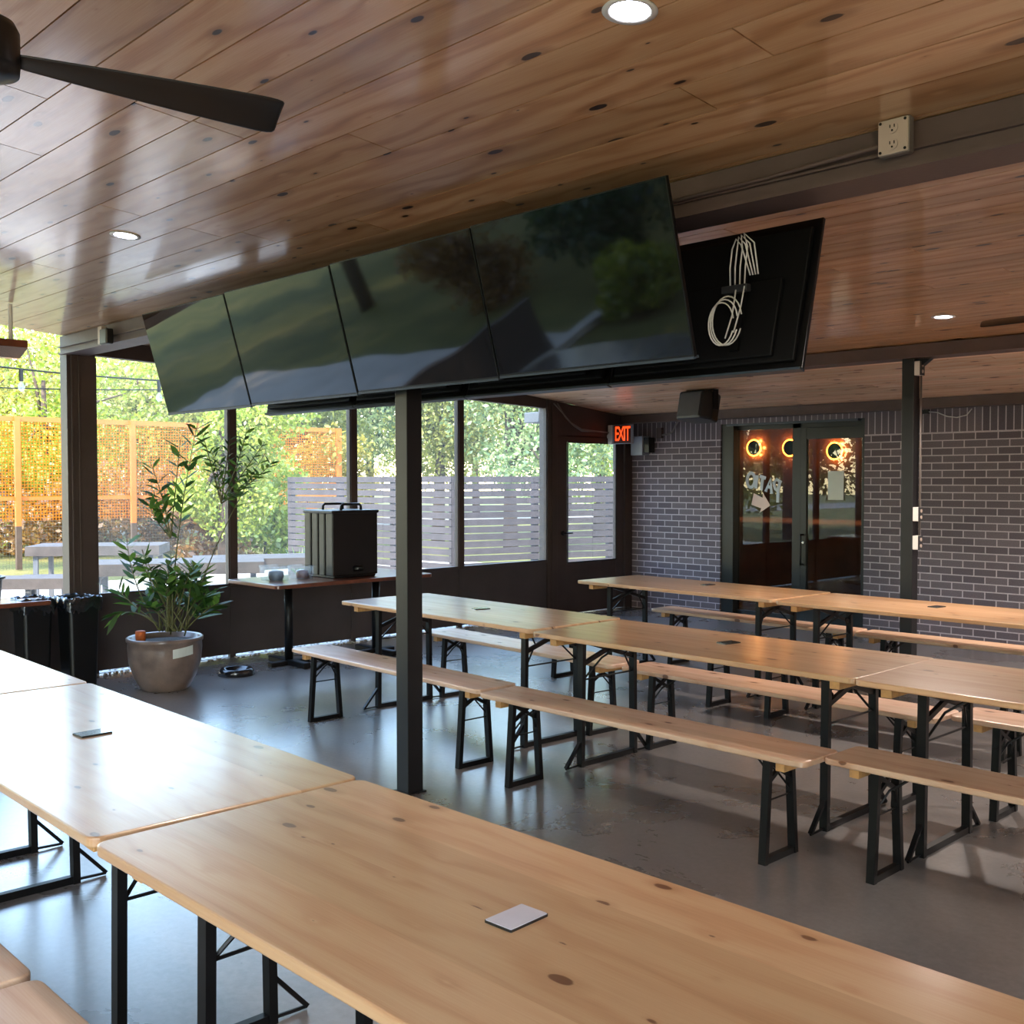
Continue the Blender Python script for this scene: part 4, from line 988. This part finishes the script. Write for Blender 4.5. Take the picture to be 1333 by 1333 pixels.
TR = [
 (-60, 30, 9, 4.2, 'leaf_gold', 'golden tree behind the orange fence at the left picture edge'),
 (60, 28, 7.5, 3.6, 'leaf_lime', 'lime green tree behind the fence left of the corner post'),
 (170, 34, 9.5, 4.4, 'leaf_olive', 'olive tree behind the fence just right of the corner post'),
 (296, 19.5, 3.7, 1.35, 'leaf_lime', 'bright weeping lime tree behind the tall potted plant'),
 (250, 40, 10, 4.6, 'leaf_gold', 'tall golden tree far behind the potted plant'),
 (395, 32, 8.0, 3.2, 'leaf_olive', 'olive tree behind the left end of the slat fence'),
 (480, 38, 9.5, 3.8, 'leaf_green', 'green tree rising beyond the slat fence left of the steel post'),
 (570, 30, 8.2, 3.0, 'leaf_olive', 'olive green tree beyond fence right of the steel post'),
 (665, 26, 7.5, 3.0, 'leaf_green', 'broad green oak filling the right-hand window pane'),
 (780, 30, 8.5, 3.4, 'leaf_lime', 'pale lime tree seen through the side door glass'),
 (30, 46, 12, 5.5, 'leaf_olive', 'tallest distant olive tree at far left'),
 (380, 52, 13, 6, 'leaf_gold', 'distant golden tree in the gap before the slat fence'),
 (620, 50, 13, 6, 'leaf_olive', 'distant olive tree rising behind the green oak'),
 (160, 58, 13, 6, 'leaf_olive', 'distant olive tree between the corner post and first mullion'),
 (520, 58, 12, 5.5, 'leaf_gold', 'distant golden tree hidden partly by the lone steel post'),
 (740, 56, 13, 6, 'leaf_gold', 'distant golden tree just left of the side door'),
 (280, 66, 13, 6.5, 'leaf_green', 'farthest green tree beyond the street in the middle'),
 (-120, 40, 11, 5, 'leaf_green', 'green tree just outside the left picture edge'),
 (860, 44, 12, 5, 'leaf_gold', 'golden tree beyond the brick wall corner'),
]
for i, (px, d, h, r, mt, lb) in enumerate(TR):
    x, y = tp(px, d); h = min(h, 1.2 + d * (.165 if px < 330 else .19)); tree(x, y, h, r, M[mt], 100 + i, lb, nleaf=17000 if d < 45 else 12000, ls=.013 * d * .42, trunk=.2, low=.3 if px > 450 else .2)
SH = [(110, 24.5, 1.9, 1.5, 'leaf_rust', 'rust coloured bush behind orange mesh near the corner post'),
      (10, 25, 2.2, 1.8, 'leaf_rust', 'rust coloured bush behind orange mesh at left edge'),
      (215, 26, 2.0, 1.6, 'leaf_rust', 'reddish bush behind orange mesh near the middle fence post'),
      (275, 21, 1.7, .8, 'leaf_rust', 'bare reddish shrub on the lawn behind the tall plant'),
      (345, 22, 2.2, 1.2, 'leaf_lime', 'lime shrub on the lawn left of the slat fence'),
      (420, 27, 2.9, 1.6, 'leaf_gold', 'golden bush rising over the left end of the slat fence')]
for i, (px, d, h, r, mt, lb) in enumerate(SH):
    x, y = tp(px, d); tree(x, y, h, r, M[mt], 300 + i, lb, 'shrub', 3500, .16, .04, .1)
# garden on the open side behind the camera (seen mirrored in the televisions and door glass)
BK = [(-7.6, -7.2, 7), (-3.2, -7.0, 7.5), (1.2, -7.2, 7), (-11.5, -7.4, 7), (-3, -14, 8), (-8, -13, 9), (-13, -11, 8), (-17, -6, 8), (2, -14, 9), (-5.5, -18, 10), (-11, -19, 10), (-16, -15, 9), (-21, -3, 8), (7, -13, 8), (-.5, -20, 11), (-20, -11, 10), (4, -19, 10)]  # nearest four added to shade the floor slab and show trunks in reflections
for i, (x, y, h) in enumerate(BK):
    tree(x, y, h, 3.3, M['leaf_dark' if i % 3 else 'leaf_olive'], 400 + i, 'dark garden tree on the open side, seen only mirrored in the televisions', nleaf=9000, ls=.28, trunk=.22, low=.12 if y < -8 else .42, group='garden trees behind the camera')
for i, (x, y, h, r_, mt) in enumerate([(-9.6, -4.9, 1.7, 1.0, 'leaf_dark'), (-7.2, -5.3, 1.5, .9, 'leaf_olive'), (-4.9, -4.7, 1.8, 1.0, 'leaf_dark'), (-2.6, -5.2, 1.6, .9, 'leaf_dark'), (-12.3, -4.6, 1.8, 1.1, 'leaf_rust'), (-.4, -5.0, 1.7, 1.0, 'leaf_dark'), (-3.7, -3.9, .8, .55, 'leaf_rust'), (-8.4, -3.6, .9, .6, 'leaf_lime'), (-6.0, -3.7, .7, .5, 'leaf_olive')]):
    tree(x, y, h, r_, M[mt], 450 + i, 'garden shrub on the open side, seen only mirrored in the televisions', 'shrub', 4500, .12, .04, .1, group='garden shrubs behind the camera')
# rosette plant by the fence
t = thing('yucca', 'small spiky yucca in front of slat fence left of the black carrier', 'plant', (*at_depth(392, 720, 14).xy, 0))
m = MB(); rn0 = len(rnL); rnL_b = rnL; rnL = []
for k in range(26):
    a = rp.uniform(0, 2 * PI); leaf(m, (0, 0, .35), (math.cos(a) * .5, math.sin(a) * .5, rp.uniform(.5, 1.4)), .5, .03, .05)
yo = m.build('leaves', M['leaf_green'], t); a_ = yo.data.attributes.new('rnd', 'FLOAT', 'FACE'); a_.data.foreach_set('value', rnL)
m = MB(); m.lathe([(.12, -.03), (.16, .35)], n=16); m.build('pot', M['darkplate'], t)

# ------------------------------------------------------------------ light
w = bpy.data.worlds.new('world'); scene.world = w; w.use_nodes = True; nt = w.node_tree; bg = nt.nodes['Background']
sky = nt.nodes.new('ShaderNodeTexSky'); sky.sky_type = 'NISHITA'; sky.sun_disc = False; sky.sun_elevation = math.radians(40); sky.sun_rotation = math.radians(150); sky.air_density = 1.3; sky.dust_density = .4
nt.links.new(sky.outputs[0], bg.inputs[0]); bg.inputs[1].default_value = 1.5
s = bpy.data.lights.new('sun', 'SUN'); s.energy = 8.0; s.angle = math.radians(.8); s.color = (1, .86, .66)
so = bpy.data.objects.new('sun', s); C.objects.link(so)
dv = Vector((.30, -.60, .74)); so.rotation_euler = dv.to_track_quat('Z', 'Y').to_euler()

vs_ = scene.view_settings; vs_.view_transform = 'Standard'; vs_.look = 'None'; vs_.exposure = .42; vs_.gamma = 1; vs_.use_curve_mapping = False
